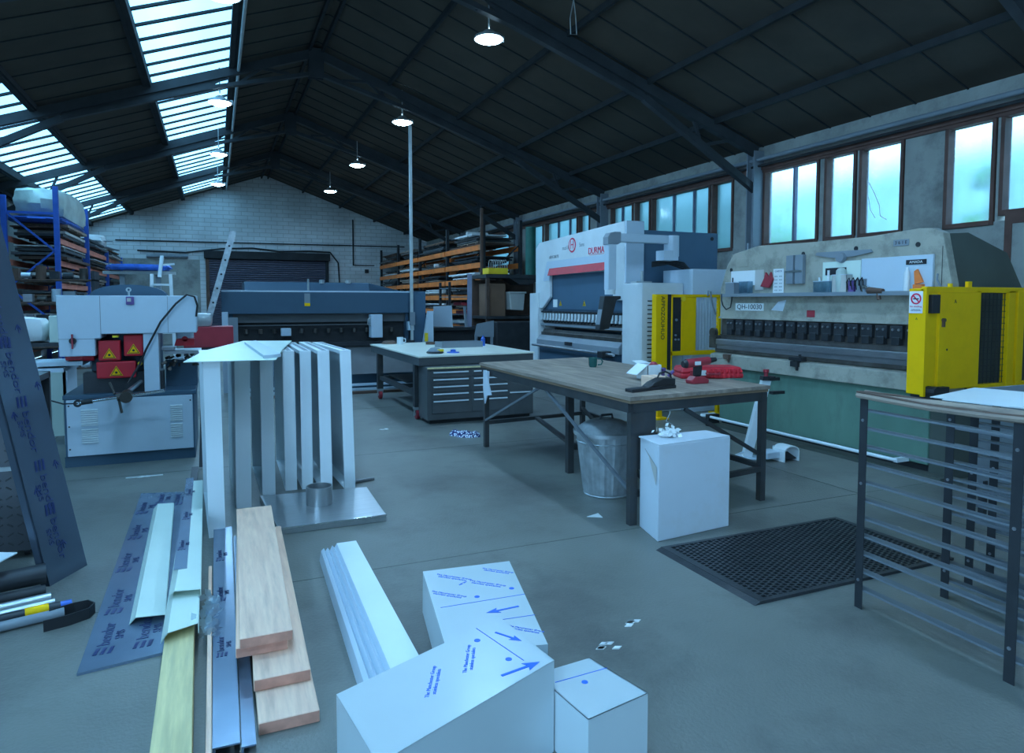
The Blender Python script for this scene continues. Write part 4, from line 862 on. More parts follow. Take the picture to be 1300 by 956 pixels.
t = T('mug', 'dark green mug on the plywood bench', 'mug', (3.54, 6.07, BT))
P('mug_body', MB().lathe((3.54, 6.07, BT), [(0, 0), (.034, 0), (.042, .02), (.046, .10), (.042, .10), (.036, .02), (0, .012)], 24), 'mug', t, smooth=True)
P('handle', MB().tube([(3.58, 6.04, BT+.085), (3.605, 6.02, BT+.085), (3.62, 6.01, BT+.06), (3.61, 6.02, BT+.03), (3.58, 6.04, BT+.025)], .007, 8), 'mug', t, smooth=True)
t = T('cordless_drill', 'red and black cordless drill standing upright on the plywood bench', 'drill', (3.62, 4.55, BT))
P('battery', MB().prism([(3.54, 4.47, BT), (3.70, 4.47, BT), (3.71, 4.47, BT+.03), (3.66, 4.47, BT+.06), (3.57, 4.47, BT+.06), (3.53, 4.47, BT+.03)], (0, .09, 0)), 'reddark', t, bev=.008)
P('grip', MB().prism([(3.585, 4.49, BT+.06), (3.645, 4.49, BT+.06), (3.655, 4.49, BT+.15), (3.585, 4.49, BT+.15)], (0, .045, 0)), 'black', t, bev=.01)
P('motor_housing', MB().cyl((3.50, 4.51, BT+.165), (3.73, 4.51, BT+.185), .038, .032, 18), 'reddark', t, smooth=True)
P('rear_cap', MB().cyl((3.47, 4.51, BT+.162), (3.50, 4.51, BT+.165), .026, .036, 16), 'black', t, smooth=True)
P('chuck', MB().cyl((3.73, 4.51, BT+.185), (3.80, 4.51, BT+.192), .026, .018, 16), 'black', t, smooth=True)
P('drill_bit', MB().cyl((3.80, 4.51, BT+.192), (3.88, 4.51, BT+.20), .004, n=8), 'bright', t)
P('side_label', MB().box(3.56, 4.470, BT+.155, 3.62, 4.473, BT+.185), 'paper', t)
t = T('tool_case', 'red plastic tool case lying on the plywood bench', 'tool case', (4.0, 4.85, BT), R(-20))
t2 = MB()
P('case_base', MB().box(-.28, -.13, 0, .28, .13, .05), 'red', t, w=False, bev=.018)
P('case_lid', MB().prism([(-.28, -.13, .05), (.28, -.13, .05), (.26, -.11, .10), (-.26, -.11, .10)], (0, .24, 0)), 'red', t, w=False, bev=.015)
for k in range(7): P('rib', MB().box(-.02+k*.04, -.137, .01, .0+k*.04, -.12, .09), 'red', t, w=False, bev=.004)
P('catch', MB().box(-.20, -.145, .03, -.15, -.13, .075), 'reddark', t, w=False); P('label', MB().box(-.12, -.139, .03, -.06, -.13, .075), 'paper', t, w=False)
P('handle', MB().tube([(-.06, -.13, .05), (-.05, -.17, .045), (.05, -.17, .045), (.06, -.13, .05)], .01, 8), 'reddark', t, w=False, smooth=True)
t = T('open_carton', 'small white open carton on the plywood bench', 'carton', (3.42, 4.95, BT))
P('carton_wall', MB().box(3.36, 4.84, BT, 3.50, 4.845, BT+.13).box(3.36, 5.0, BT, 3.50, 5.005, BT+.13).box(3.36, 4.84, BT, 3.365, 5.0, BT+.13).box(3.495, 4.84, BT, 3.50, 5.0, BT+.13).box(3.36, 4.84, BT, 3.5, 5.0, BT+.004), 'paper', t)
P('flap', MB().prism([(3.36, 4.84, BT+.13), (3.36, 5.0, BT+.13), (3.25, 5.0, BT+.05), (3.25, 4.84, BT+.05)], (0, 0, .006)).prism([(3.36, 5.0, BT+.13), (3.50, 5.0, BT+.13), (3.48, 5.1, BT+.145), (3.37, 5.1, BT+.145)], (0, 0, .005)), 'paper', t)
P('contents', MB().lathe((3.46, 4.90, BT+.06), [(0, 0), (.04, .02), (.045, .06), (.02, .09), (0, .095)], 14), 'reddark', t, smooth=True)
cr = MB()
for k in range(9):
    x, y = 3.55+random.uniform(0, .12), 4.95+random.uniform(0, .12)
    cr.cyl((x, y, BT+.01), (x+random.uniform(-.05, .05), y+random.uniform(-.04, .04), BT+random.uniform(.03, .09)), .014, n=8)
S('crumpled_rag', cr, 'purple', 'crumpled purple rag beside the small white carton', 'rag', smooth=True)
S('cardboard_piece', MB().box(3.10, 4.42, BT, 3.24, 4.56, BT+.085), 'pine', 'small buff block box behind the black hand plane on the bench', 'box', bev=.006)
t = T('hand_plane', 'black wedge-shaped hand plane on the near corner of the plywood bench', 'tool', (3.05, 4.33, BT))
P('sole', MB().prism([(2.80, 4.22, BT), (3.28, 4.34, BT), (3.26, 4.44, BT), (2.79, 4.31, BT)], (0, 0, .025)), 'black', t, bev=.004)
P('tool_body', MB().prism([(2.98, 4.27, BT+.025), (3.27, 4.335, BT+.025), (3.27, 4.335, BT+.075), (3.13, 4.30, BT+.085), (3.04, 4.28, BT+.06)], (-.02, .085, 0)), 'black', t, bev=.008)
P('wire_handle', MB().tube([(3.10, 4.34, BT+.08), (3.12, 4.34, BT+.12), (3.18, 4.35, BT+.13), (3.24, 4.37, BT+.11), (3.26, 4.38, BT+.07)], .007, 8), 'black', t, smooth=True)

# galvanised dustbin under the bench
bx, by = 2.97, 4.86
t = T('dustbin', 'galvanised dustbin with domed lid under the plywood bench', 'dustbin', (bx, by, 0))
rib = MB(); n_ = 72
for k, (r0, z0) in enumerate(((.185, .02), (.20, .12), (.212, .22), (.232, .40), (.245, .50))): pass
pts = []
for j, (r, z) in enumerate(((.18, 0), (.19, .03), (.25, .50))):
    for i in range(n_):
        a = 2*math.pi*i/n_; q = r + (.005 if (i//3) % 2 else 0) * (1 if j else 0)
        rib.v.append(Vector((bx+q*math.cos(a), by+q*math.sin(a), z)))
for j in range(2):
    for i in range(n_):
        k = (i+1) % n_; rib.f.append([j*n_+i, j*n_+k, (j+1)*n_+k, (j+1)*n_+i])
P('ribbed_body', rib, 'galv', t)
P('hoops', MB().lathe((bx, by, .50), [(.25, 0), (.262, .01), (.258, .03), (.25, .04)], 40).lathe((bx, by, .0), [(.185, 0), (.192, .01), (.185, .02)], 40).lathe((bx, by, .44), [(.245, 0), (.252, .008), (.246, .016)], 40), 'galv', t, smooth=True)
P('side_handle', MB().tube([(bx+.24, by-.06, .46), (bx+.29, by-.06, .44), (bx+.30, by, .43), (bx+.29, by+.06, .44), (bx+.24, by+.06, .46)], .008, 8), 'bright', t, smooth=True)
ld = P('lid', MB().lathe((bx, by, .535), [(.275, -.03), (.278, .0), (.25, .012), (.20, .05), (.12, .085), (0, .095)], 40), 'galv', t, smooth=True)
P('lid_handle', MB().tube([(bx-.06, by, .62), (bx-.05, by, .66), (bx+.05, by, .66), (bx+.06, by, .62)], .01, 8), 'char', ld, smooth=True)

# white carton box beside the bench
t = T('cardboard_box', 'large white closed carton standing at the near corner of the plywood bench', 'box', (2.98, 3.9, 0), 0)
P('carton_body', MB().prism([(2.67, 3.71, 0), (3.33, 3.78, 0), (3.32, 4.03, 0), (2.74, 4.03, 0)], (0, 0, .645)), 'card', t, bev=.006)
P('top_flap', MB().prism([(2.675, 3.712, .645), (3.325, 3.782, .645), (3.30, 4.01, .645), (2.72, 4.02, .645)], (0, 0, .008)), 'card', t)
P('torn_patch', MB().prism([(2.669, 3.73, .50), (2.712, 3.93, .585), (2.700, 3.86, .54), (2.669, 3.735, .38)], (-.002, 0, 0)), 'skin', t)
mb = MB()
for k in range(90):
    c = Vector((2.90+random.gauss(0, .035), 3.92+random.gauss(0, .025), .665+abs(random.gauss(0, .02))))
    u = Vector((random.uniform(-1, 1), random.uniform(-1, 1), random.uniform(-.6, .6))).normalized()*.022; v = u.orthogonal().normalized()*.017
    mb.poly([c-u, c-v, c+u*.8, c+v]); 
S('crumpled_tissue', mb, 'paper', 'crumpled white tissue on top of the white carton', 'tissue')
S('wire_offcut', MB().tube([(2.95, 3.98, .66), (2.99, 3.99, .72), (2.93, 3.99, .75), (2.97, 4.0, .80), (2.97, 4.0, .82)], .004, 6), 'steel_pale', 'curly wire sticking up from the tissue on the white carton', 'wire', smooth=True)
S('paper_scrap', MB().prism([(2.50, 4.36, 0.0), (2.60, 4.30, 0), (2.62, 4.40, 0)], (0, 0, .004)), 'paper', 'small pale paper scrap on the floor left of the white carton', 'paper')

# ================================================================ WHITE TOPPED BENCH
WTZ = .88
t = T('workbench', 'white topped steel bench on red castors at the back', 'workbench', (3.3, 10, 0))
P('tabletop', MB().prism([(2.40, 11.6, WTZ-.02), (2.44, 8.70, WTZ-.02), (4.2, 8.86, WTZ-.02), (4.25, 11.9, WTZ-.02)], (0, 0, .02)), 'board', t)
P('apron', MB().prism([(2.41, 11.58, WTZ-.13), (2.45, 8.72, WTZ-.13), (4.19, 8.88, WTZ-.13), (4.23, 11.88, WTZ-.13)], (0, 0, .11)), 'cabinet', t, bev=.004)
for x, y in ((2.45, 8.95), (2.42, 11.1), (4.1, 9.0), (4.1, 11.6)):
    P('leg', MB().box(x, y, .17, x+.09, y+.09, WTZ-.13), 'tablesteel', t)
    cs = P('castor', MB().cyl((x+.02, y+.04, .07), (x+.07, y+.04, .07), .068, n=22), 'reddark', t, smooth=True)
    P('castor_fork', MB().box(x, y+.0, .13, x+.09, y+.09, .17).box(x+.0, y+.02, .05, x+.012, y+.06, .15).box(x+.08, y+.02, .05, x+.092, y+.06, .15).cyl((x+.01, y+.04, .07), (x+.085, y+.04, .07), .018, n=12), 'steel_pale', cs)
P('lower_rail', MB().box(2.45, 9.04, .32, 2.52, 11.1, .38).box(2.54, 11.1, .32, 4.1, 11.18, .38).box(2.5, 9.9, .32, 4.1, 9.96, .38).box(4.1, 9.0, .32, 4.17, 11.6, .38), 'tablesteel', t)
P('lower_shelf', MB().box(2.6, 9.96, .385, 3.9, 11.1, .40), 'tablesteel', t)
t = T('drawer_cabinet', 'grey steel drawer cabinet with long pale handles under the white bench', 'drawer cabinet', (3.15, 8.8, 0))
P('cabinet_body', MB().box(2.50, 8.52, .05, 4.02, 8.94, WTZ-.135), 'cabinet', t, bev=.006)
P('wooden_edge', MB().box(2.50, 8.49, WTZ-.155, 4.02, 8.52, WTZ-.135), 'pineyel', t)
P('base_skirt', MB().box(2.54, 8.56, 0, 3.98, 8.9, .05), 'black', t)
for x0, x1 in ((2.56, 3.08), (3.12, 3.64)):
    zt = .70
    for h in (.095, .095, .095, .095, .19):
        d = P('drawer', MB().box(x0, 8.505, zt-h+.008, x1, 8.52, zt-.004), 'cabinet', t, bev=.003)
        P('handle', MB().box(x0+.02, 8.485, zt-.03, x1-.02, 8.505, zt-.014), 'white', d)
        zt -= h
P('tall_drawer', MB().box(3.66, 8.505, .06, 3.99, 8.52, .38), 'cabinet', t, bev=.003)
P('long_handle', MB().box(3.66, 8.485, .355, 3.97, 8.505, .37), 'white', t)
GW = 'things on the white topped bench'
def m_cup(x, y, z, lab):
    t = T('mug', lab, 'mug', (x, y, z), 0)
    P('mug_body', MB().lathe((x, y, z), [(0, 0), (.05, 0), (.055, .02), (.055, .12), (.05, .12), (.048, .02), (0, .012)], 22), 'white', t, smooth=True)
    P('handle', MB().tube([(x+.045, y-.02, z+.1), (x+.085, y-.04, z+.09), (x+.085, y-.04, z+.04), (x+.045, y-.02, z+.03)], .008, 8), 'white', t, smooth=True)
m_cup(2.86, 11.35, WTZ, 'white mug on the far left of the white topped bench')
S('leather_glove', MB().lathe((2.72, 11.55, WTZ), [(0, 0), (.13, .0), (.12, .03), (.07, .05), (0, .055)], 16), 'rust', 'dark crumpled glove at the far left corner of the white bench', 'glove', smooth=True)
t = T('safety_goggles', 'pair of goggles resting on the near edge of the white bench', 'goggles', (2.80, 9.15, WTZ))
P('goggle_lens', MB().lathe((2.80, 9.15, WTZ), [(.11, 0), (.10, .04), (.06, .075), (0, .085)], 20), 'mid_grey', t, smooth=True)
P('goggle_strap', MB().lathe((2.80, 9.15, WTZ), [(.11, 0), (.125, .012), (.11, .03)], 20), 'black', t, smooth=True)
P('yellow_trim', MB().box(2.81, 9.06, WTZ+.03, 2.9, 9.1, WTZ+.06), 'lime', t)
S('blue_cap', MB().lathe((3.07, 9.16, WTZ), [(0, 0), (.09, 0), (.085, .012), (.04, .016), (.035, .045), (0, .05)], 20), 'bluebag', 'small blue cap beside the goggles on the white bench', 'spool', smooth=True)  # a small blue cap lying on the bench
t = T('parts_tray', 'long grey open parts tray on the white bench', 'tray', (3.55, 10.3, WTZ), R(5))
P('tray_base', MB().box(-.35, -.15, 0, .35, .15, .01), 'mid_grey', t, w=False)
P('tray_wall', MB().box(-.35, -.15, .01, .35, -.14, .09).box(-.35, .14, .01, .35, .15, .09).box(-.35, -.15, .01, -.34, .15, .09).box(.34, -.15, .01, .35, .15, .09), 'mid_grey', t, w=False)
S('spray_bottle', MB().lathe((4.0, 10.4, WTZ), [(0, 0), (.035, 0), (.035, .12), (.012, .15), (.012, .17), (0, .17)], 16), 'bluebag', 'small blue bottle behind the grey parts tray', 'bottle', smooth=True)
S('tape_roll', MB().lathe((3.33, 11.1, WTZ), [(.04, 0), (.09, 0), (.09, .04), (.04, .04), (.04, 0)], 20), 'rust', 'brown tape roll at the back of the white bench', 'tape', smooth=True)
mb = MB()
for k in range(7):
    x, y = 2.68+random.gauss(0, .07), 7.62+random.gauss(0, .05)
    mb.lathe((x, y, 0), [(.0, .045), (.03, .06), (.06, .035), (.075, .0), (0, 0)], 12)
S('patterned_rag', mb, 'cloth', 'blue and white patterned rag on the floor by the drawer cabinet', 'rag', smooth=True)

# ================================================================ RUBBER MAT
t = T('rubber_mat', 'black rubber mat of round holes on the floor beside the white carton', 'mat', (3.35, 3.15, 0), 0)
mx0, mx1, my0, my1 = 2.66, 4.12, 2.74, 3.56
mb = MB(); nx, ny = 40, 23; dx, dy = (mx1-mx0)/nx, (my1-my0)/ny
for i in range(nx):
    x = mx0 + (i+.5)*dx
    mb.box(x-dx*.14-dx/2, my0, .0, x+dx*.14-dx/2, my1, .015)
for j in range(ny):
    for i in range(nx):
        x = mx0+(i)*dx; y = my0+(j+(.5 if i % 2 else 0)+.0)*dy
        if y+dy*.2 < my1: mb.box(x, y-dy*.18, 0, x+dx, y+dy*.18, .0148)
P('perforated_sheet', mb, 'rubber', t)
P('backing', MB().box(mx0, my0, .0, mx1, my1, .003), 'black', t)
P('border', MB().prism([(mx0-.09, my0-.05, 0), (mx0, my0, 0), (mx0, my0, .016), (mx0-.02, my0-.02, .016)], (0, 0, .0)) if False else
  MB().box(mx0-.05, my0-.03, 0, mx0, my1+.03, .017).box(mx1, my0-.03, 0, mx1+.04, my1+.03, .017).box(mx0, my0-.03, 0, mx1, my0, .017).box(mx0, my1, 0, mx1, my1+.03, .017)
  .prism([(mx0-.05, my0-.03, 0), (mx0-.09, my0-.03, 0), (mx0-.05, my0-.03, .015)], (0, my1-my0+.06, 0)), 'rubber', t)

# ================================================================ SLATTED RACKS ON THE RIGHT
def slat_rack(x0, y0, x1, y1, zt, n, pieces, name, lab, cat, zb=.10, wrap=None, grp=None):
    """upright angle posts joined by flat shelf bars running along the rack"""
    t = T(name, lab, cat, ((x0+x1)/2, (y0+y1)/2, 0), 0, grp)
    d = Vector((x1-x0, y1-y0, 0)); L = d.length; d.normalize(); nrm = Vector((-d.y, d.x, 0))
    if nrm.x < 0: nrm = -nrm
    A = Vector((x0, y0, 0))
    for s in pieces:
        p = A + d*s
        P('post', MB().prism([p, p+nrm*.045, p+nrm*.045+d*.004, p+nrm*.004+d*.004, p+nrm*.004+d*.045, p+d*.045], (0, 0, zt)), 'char', t)
        P('post_bolts', MB().cyl(p+Vector((0, 0, zt*.9))-nrm*.004+d*.02, p+Vector((0, 0, zt*.9))+nrm*.006+d*.02, .008, n=8).cyl(p+Vector((0, 0, zt*.6))-nrm*.004+d*.02, p+Vector((0, 0, zt*.6))+nrm*.006+d*.02, .008, n=8).cyl(p+Vector((0, 0, .15))-nrm*.004+d*.02, p+Vector((0, 0, .15))+nrm*.006+d*.02, .008, n=8), 'bright', t)
    for i in range(n):
        z = zb + (zt-zb-.06)*i/(n-1)
        P('slat', MB().bar(A+Vector((0, 0, z))+nrm*.03, A+d*L+Vector((0, 0, z))+nrm*.03, .045, .010), 'slat', t)
    return t
t = slat_rack(3.05, 2.50, 3.00, 1.30, 1.10, 11, (0, .76, 1.15), 'slatted_rack', 'near grey steel rack of flat bars with cardboard-wrapped top edge', 'rack', grp='slatted steel racks')
tw = MB()
for k, (a, m_) in enumerate(((0, 0), (.02, 0), (-.02, 0), (.035, .012), (-.005, .014))):
    tw.tube([(3.05+a-.02*j/6, 2.50-1.2*j/6, 1.115+m_+.006*math.sin(j*1.3+k)) for j in range(7)], .016, 8)
P('top_strips', tw, 'ply', t, smooth=True)
P('top_strips_dark', MB().tube([(3.045-.02*j/6, 2.50-1.2*j/6, 1.134+.008*math.sin(j*1.3)) for j in range(7)], .008, 6).tube([(3.025-.02*j/6, 2.50-1.2*j/6, 1.128+.008*math.cos(j*1.3)) for j in range(7)], .007, 6), 'rust', t, smooth=True)
slat_rack(3.58, 2.40, 3.56, 1.40, 1.08, 11, (0, .95), 'slatted_rack', 'second grey steel rack, under the loose white sheets', 'rack', grp='slatted steel racks')
slat_rack(3.84, 2.44, 3.84, 1.5, 1.08, 11, (0, .9), 'slatted_rack', 'third grey steel rack behind the second', 'rack', grp='slatted steel racks')
slat_rack(4.06, 2.46, 4.08, 1.6, 1.08, 11, (0, .85), 'slatted_rack', 'farthest grey steel rack, next to the wheeled panel', 'rack', grp='slatted steel racks')
def sheet(pts, z, th, m_, name, lab, cat, grp=None):
    return S(name, MB().prism([(x, y, z) for x, y in pts], (0, 0, th)), m_, lab, cat, grp)
sheet([(3.50, 2.44), (4.12, 2.60), (4.30, 1.9), (3.60, 1.7)], 1.088, .004, 'white', 'white_sheet', 'uppermost loose white sheet on the right racks', 'sheet', 'loose white sheets on the racks')
sheet([(3.42, 2.32), (3.78, 2.42), (4.05, 1.7), (3.56, 1.6)], 1.094, .004, 'white', 'white_sheet', 'front loose white sheet on the right racks', 'sheet', 'loose white sheets on the racks')
sheet([(3.46, 2.02), (3.74, 2.16), (4.0, 1.5), (3.58, 1.4)], 1.100, .004, 'white', 'white_sheet', 'white sheet cut off by the right edge, on the racks', 'sheet', 'loose white sheets on the racks')

# ================================================================ TALL FOLDED TRAYS STOOD ON EDGE
GA = 'tall white folded trays stood on edge'
def tall_tray(x0, x1, y0, y1, h, lean, back, label, blades=False):
    """a folded tray on edge: flanges towards the camera, on top and behind; its hollow looks left (or right with blades)"""
    t = T('folded_tray', label, 'folded tray', ((x0+x1)/2, (y0+y1)/2, 0), 0, GA)
    def pt(x, y, z): return (x + lean*z/h + back*(y-y0)/(y1-y0), y, z)
    def hexa(xa, xb, ya, yb, za, zb):
        mb = MB(); mb.v = [Vector(pt(*q)) for q in ((xa,ya,za),(xb,ya,za),(xb,yb,za),(xa,yb,za),(xa,ya,zb),(xb,ya,zb),(xb,yb,zb),(xa,yb,zb))]
        mb.f = [[0,3,2,1],[4,5,6,7],[0,1,5,4],[1,2,6,5],[2,3,7,6],[3,0,4,7]]; return mb
    e = .004
    P('front_flange', hexa(x0, x1, y0, y0+e, 0, h), 'white', t)
    P('rear_flange', hexa(x0, x1, y1-e, y1, 0, h), 'white', t)
    P('top_flange', hexa(x0, x1, y0+e, y1-e, h-e, h), 'white', t)
    P('groove_shadow_strip', hexa(x0+(x1-x0)*.45, x0+(x1-x0)*.8, y0+.05, y1-.1, h, h+.0015), 'mid_grey', t)  # flat grey strip standing in for the shadow line of the groove
    P('bottom_flange', hexa(x0, x1, y0+e, y1-e, 0, e), 'white', t)
    side = (x0, x0+e) if blades else (x1-e, x1)
    P('side_sheet', hexa(*side, y0+e, y1-e, e, h-e), 'white', t)
    la = (x1-e, x1) if blades else (x0, x0+e)
    P('front_lip', hexa(*la, y0+e, y0+.03, e, h-e), 'white', t); P('top_lip', hexa(*la, y0+.03, y1-e, h-.03, h-e), 'white', t)
    if blades:
        z = .05
        while z < h-.1:
            P('stiffener', MB().prism([pt(x1-.03, y0+.04, z), pt(x1-.006, y0+.04, z+.06), pt(x1-.006, y0+.04, z+.064), pt(x1-.03, y0+.04, z+.004)], (back*.9, (y1-y0)*.85, 0)), 'white', t); z += .10
tall_tray(-.075, .03, 4.98, 6.2, 1.20, -.01, -.05, 'leftmost tall white folded tray, standing just behind the blue film strips')
tall_tray(.115, .225, 5.62, 6.9, 1.20, .01, -.03, 'second tall white folded tray from the left, with slanted stiffeners', True)
tall_tray(.315, .415, 5.78, 7.0, 1.20, 0, -.02, 'third tall white folded tray, shaded by the cream cover sheet')
tall_tray(.51, .605, 5.99, 7.2, 1.185, -.005, .02, 'first of the four close-set tall white trays, next to the cover sheet')
tall_tray(.645, .735, 5.98, 7.25, 1.185, .0, 0, 'second of the four close-set tall white trays')
tall_tray(.785, .88, 5.86, 7.25, 1.19, -.01, 0, 'third of the four close-set tall white trays, behind the spigot')
tall_tray(.98, 1.07, 5.84, 7.15, 1.19, -.025, -.06, 'last of the four close-set tall white trays, at the right of the row')
S('cover_sheet', MB().prism([(-.20, 4.93, 1.203), (.37, 4.88, 1.203), (.50, 5.9, 1.203), (.70, 7.2, 1.203), (.25, 7.35, 1.203), (-.05, 6.15, 1.203), (-.10, 5.9, 1.203)], (0, 0, .005)), 'cream', 'cream sheet lying flat on top of the three left trays', 'sheet')
S('flat_strip', MB().prism([(.30, 4.98, 1.209), (.42, 5.08, 1.209), (.35, 6.95, 1.209), (.24, 6.75, 1.209)], (0, 0, .022)), 'pale_grey', 'blue-grey folded strip lying across the cream sheet', 'strip')
# spigot plate
t = T('spigot_plate', 'brushed stainless flat box with a round spigot at the foot of the tall white trays', 'spigot plate', (.75, 5.25, 0))
P('flat_box', MB().prism([(.36, 4.86, 0), (1.11, 4.86, 0), (1.13, 5.66, 0), (.29, 5.74, 0)], (0, 0, .05)), 'stainless', t, bev=.003)
P('front_lip', MB().bar((.36, 4.852, .047), (1.113, 4.852, .047), .008, .010), 'chrome', t)
P('spigot', MB().lathe((.70, 5.33, .05), [(.098, 0), (.098, .14), (.092, .14), (.092, .0)], 40), 'stainless', t, smooth=True)
S('rod_offcut', MB().cyl((1.08, 6.0, .015), (1.27, 6.04, .015), .014, n=10), 'bright', 'short shiny rod offcut on the floor right of the tall white trays', 'rod', smooth=True)

# ================================================================ TIMBER AND METAL ON THE FLOOR, FOREGROUND
GP = 'stacked sawn pine planks'
def plank(x0a, x1a, ya, x0b, x1b, yb, z, th, lab, m_='pine', name='timber_plank', grp=GP):
    t = T(name, lab, 'plank', ((x0a+x1a)/2, (ya+yb)/2, z), 0, grp)
    P('plank_body', MB().prism([(x0a, ya, z), (x1a, ya, z), (x1b, yb, z), (x0b, yb, z)], (0, 0, th)), m_, t, bev=.004)
    P('end_grain', MB().prism([(x0a+.003, ya-.002, z+.003), (x1a-.003, ya-.002, z+.003), (x1a-.003, ya-.002, z+th-.003), (x0a+.003, ya-.002, z+th-.003)], (0, .0015, 0)), 'pineend' if m_ == 'pine' else m_, t)
    return t
plank(.11, .33, 2.60, .13, .36, 4.6, .0, .048, 'lowest pine plank of the stack, on the floor')
plank(.105, .325, 2.82, .16, .37, 4.75, .05, .048, 'third pine plank from the top, jutting out towards the camera')
plank(.045, .255, 3.02, .10, .31, 4.88, .10, .045, 'second pine plank from the top of the stack')
plank(.06, .275, 3.0, .10, .325, 4.94, .147, .045, 'top pine plank with dark knots and green paint marks')
plank(-.235, -.105, 2.4, -.245, -.13, 3.75, .0, .10, 'squared yellowish timber supporting the cream channels', 'pineyel', 'timber_block', None)
plank(-.065, -.045, 2.4, -.07, -.052, 4.2, 0, .09, 'narrow pink pine batten left of the blue film strips', 'pine', 'timber_batten', None)
# film printing
def logo_bendor(parent, c, ux, uy, s, m_='ink', body='bendor'):
    """three slanted bars with lettering below, printed on protective film; ux, uy: unit axes of the print"""
    c, ux, uy = Vector(c), Vector(ux).normalized(), Vector(uy).normalized(); n = ux.cross(uy)
    mb = MB()
    for k in range(3):
        q = c + ux*((k-1)*s*.34) + uy*s*.2
        mb.prism([q, q+ux*s*.2, q+ux*s*.3+uy*s*.75, q+ux*s*.1+uy*s*.75], n*.0012)
    o = P('film_logo', mb, m_, parent)
    b = basis(uy*-1, ux)
    inv = parent.matrix_basis.inverted()
    TX('film_lettering', body, s*.9, m_, o, inv @ (c - uy*s*1.5 + ux*s*.22 + n*.0008), b, 1.1)
    TX('film_lettering', 'SMS', s*.62, m_, o, inv @ (c - uy*s*1.2 - ux*s*.45 + n*.0008), b, 1.1)
    return o
# long leaning sheet on the left
B1, B2 = Vector((-.89, 4.48, 0)), Vector((-.75, 4.76, 0)); D = Vector((-.1936, .0968, .9763)); E = (B2-B1).normalized()
D = (D - E*D.dot(E)).normalized(); Nn = E.cross(D); Nn = Nn if Nn.x > 0 else -Nn
L = 3.0
t = T('leaning_sheet', 'long dark blue film-covered metal sheet leaning upright at the left edge', 'metal sheet', B1)
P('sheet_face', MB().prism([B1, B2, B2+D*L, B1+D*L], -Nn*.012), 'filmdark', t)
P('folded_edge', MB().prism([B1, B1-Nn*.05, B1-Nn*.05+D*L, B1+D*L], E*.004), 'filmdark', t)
ax = (E*1.0); 
# the print reads with its bars on top
for s_, q in ((.62, .42), (1.0, .38), (1.35, .35), (1.62, .35), (1.9, .33), (.36, .40)):
    logo_bendor(t, B1 + D*s_ + E*(.313*q) + Nn*.001, E, D, .085)
for s_, q in ((.16, .55), (.50, .25), (.62, .85), (.95, .18), (1.45, .78), (1.1, .9)):
    c = B1 + D*s_ + E*(.313*q) + Nn*.001
    P('film_arrow', MB().bar(c, c+D*.05, .008, .002, Nn).bar(c+D*.05, c+D*.02+E*.022, .008, .002, Nn).bar(c+D*.05, c+D*.02-E*.022, .008, .002, Nn), 'ink', t)
S('sheet_support_bracket', MB().bar((-1.42, 4.8, 0), (-1.42, 4.8, 1.95), .05, .05).bar((-1.6, 4.8, 1.95), (-1.16, 4.72, 1.95), .04, .04).box(-1.55, 4.65, 0, -1.3, 4.95, .01), 'char', 'dark upright stand the long blue sheet leans on, just outside the left edge', 'stand')
t = T('tread_plate_trolley', 'tread plate trolley at the left edge behind the leaning sheet', 'trolley', (-1.4, 5.2, 0))
P('plate_side', MB().box(-1.75, 5.05, .05, -1.06, 5.09, 1.12), 'treadplate', t)
tp = MB()
for i in range(13):
    for j in range(18):
        x, z = -1.73+i*.052, .09+j*.058
        if (i+j) % 2: tp.bar((x, 5.046, z), (x+.028, 5.046, z+.018), .008, .006, (0, 1, 0))
        else: tp.bar((x, 5.046, z+.018), (x+.028, 5.046, z), .008, .006, (0, 1, 0))
P('tread_pattern', tp, 'tablesteel', t)['kind'] = 'stuff'
P('edge_trim', MB().box(-1.75, 5.03, .56, -1.06, 5.05, .585).box(-1.085, 5.03, .05, -1.06, 5.05, 1.12), 'steel_pale', t)
P('shelf', MB().box(-1.75, 5.09, .05, -1.06, 5.6, .09).box(-1.75, 5.09, 1.08, -1.06, 5.6, 1.12), 'treadplate', t)
P('back_side', MB().box(-1.75, 5.56, .05, -1.06, 5.6, 1.12), 'treadplate', t)
for x in (-1.7, -1.14):
    for y in (5.12, 5.5): P('wheel', MB().cyl((x, y, .03), (x+.03, y, .03), .03, n=14), 'black', t)
S('white_offcut', MB().prism([(-1.4, 4.0, .23), (-1.10, 4.22, .23), (-1.02, 4.42, .23), (-1.4, 4.6, .23)], (0, 0, .006)), 'white', 'white sheet offcut lying over the pipes at the left edge', 'sheet')
GPi = 'loose pipes at the lower left'
pipes = [((-1.9, 4.20, .09), (-.90, 4.45, .09), .055, 'char', 'fat dark pipe, topmost of the bundle at the lower left'),
         ((-1.9, 4.08, .035), (-.88, 4.33, .035), .032, 'black', 'dark pipe under the fat one at the lower left'),
         ((-1.9, 3.95, .028), (-.84, 4.24, .028), .025, 'stainless', 'bright steel tube, upper of two shiny ones at the lower left'),
         ((-1.9, 3.88, .024), (-.81, 4.17, .024), .022, 'stainless', 'bright steel tube, lower of two shiny ones at the lower left'),
         ((-1.9, 3.80, .028), (-.77, 4.09, .028), .026, 'char', 'dark tube with a yellow sleeve at the lower left'),
         ((-1.9, 3.71, .026), (-.74, 4.01, .026), .024, 'mid_grey', 'grey tube nearest the camera at the lower left')]
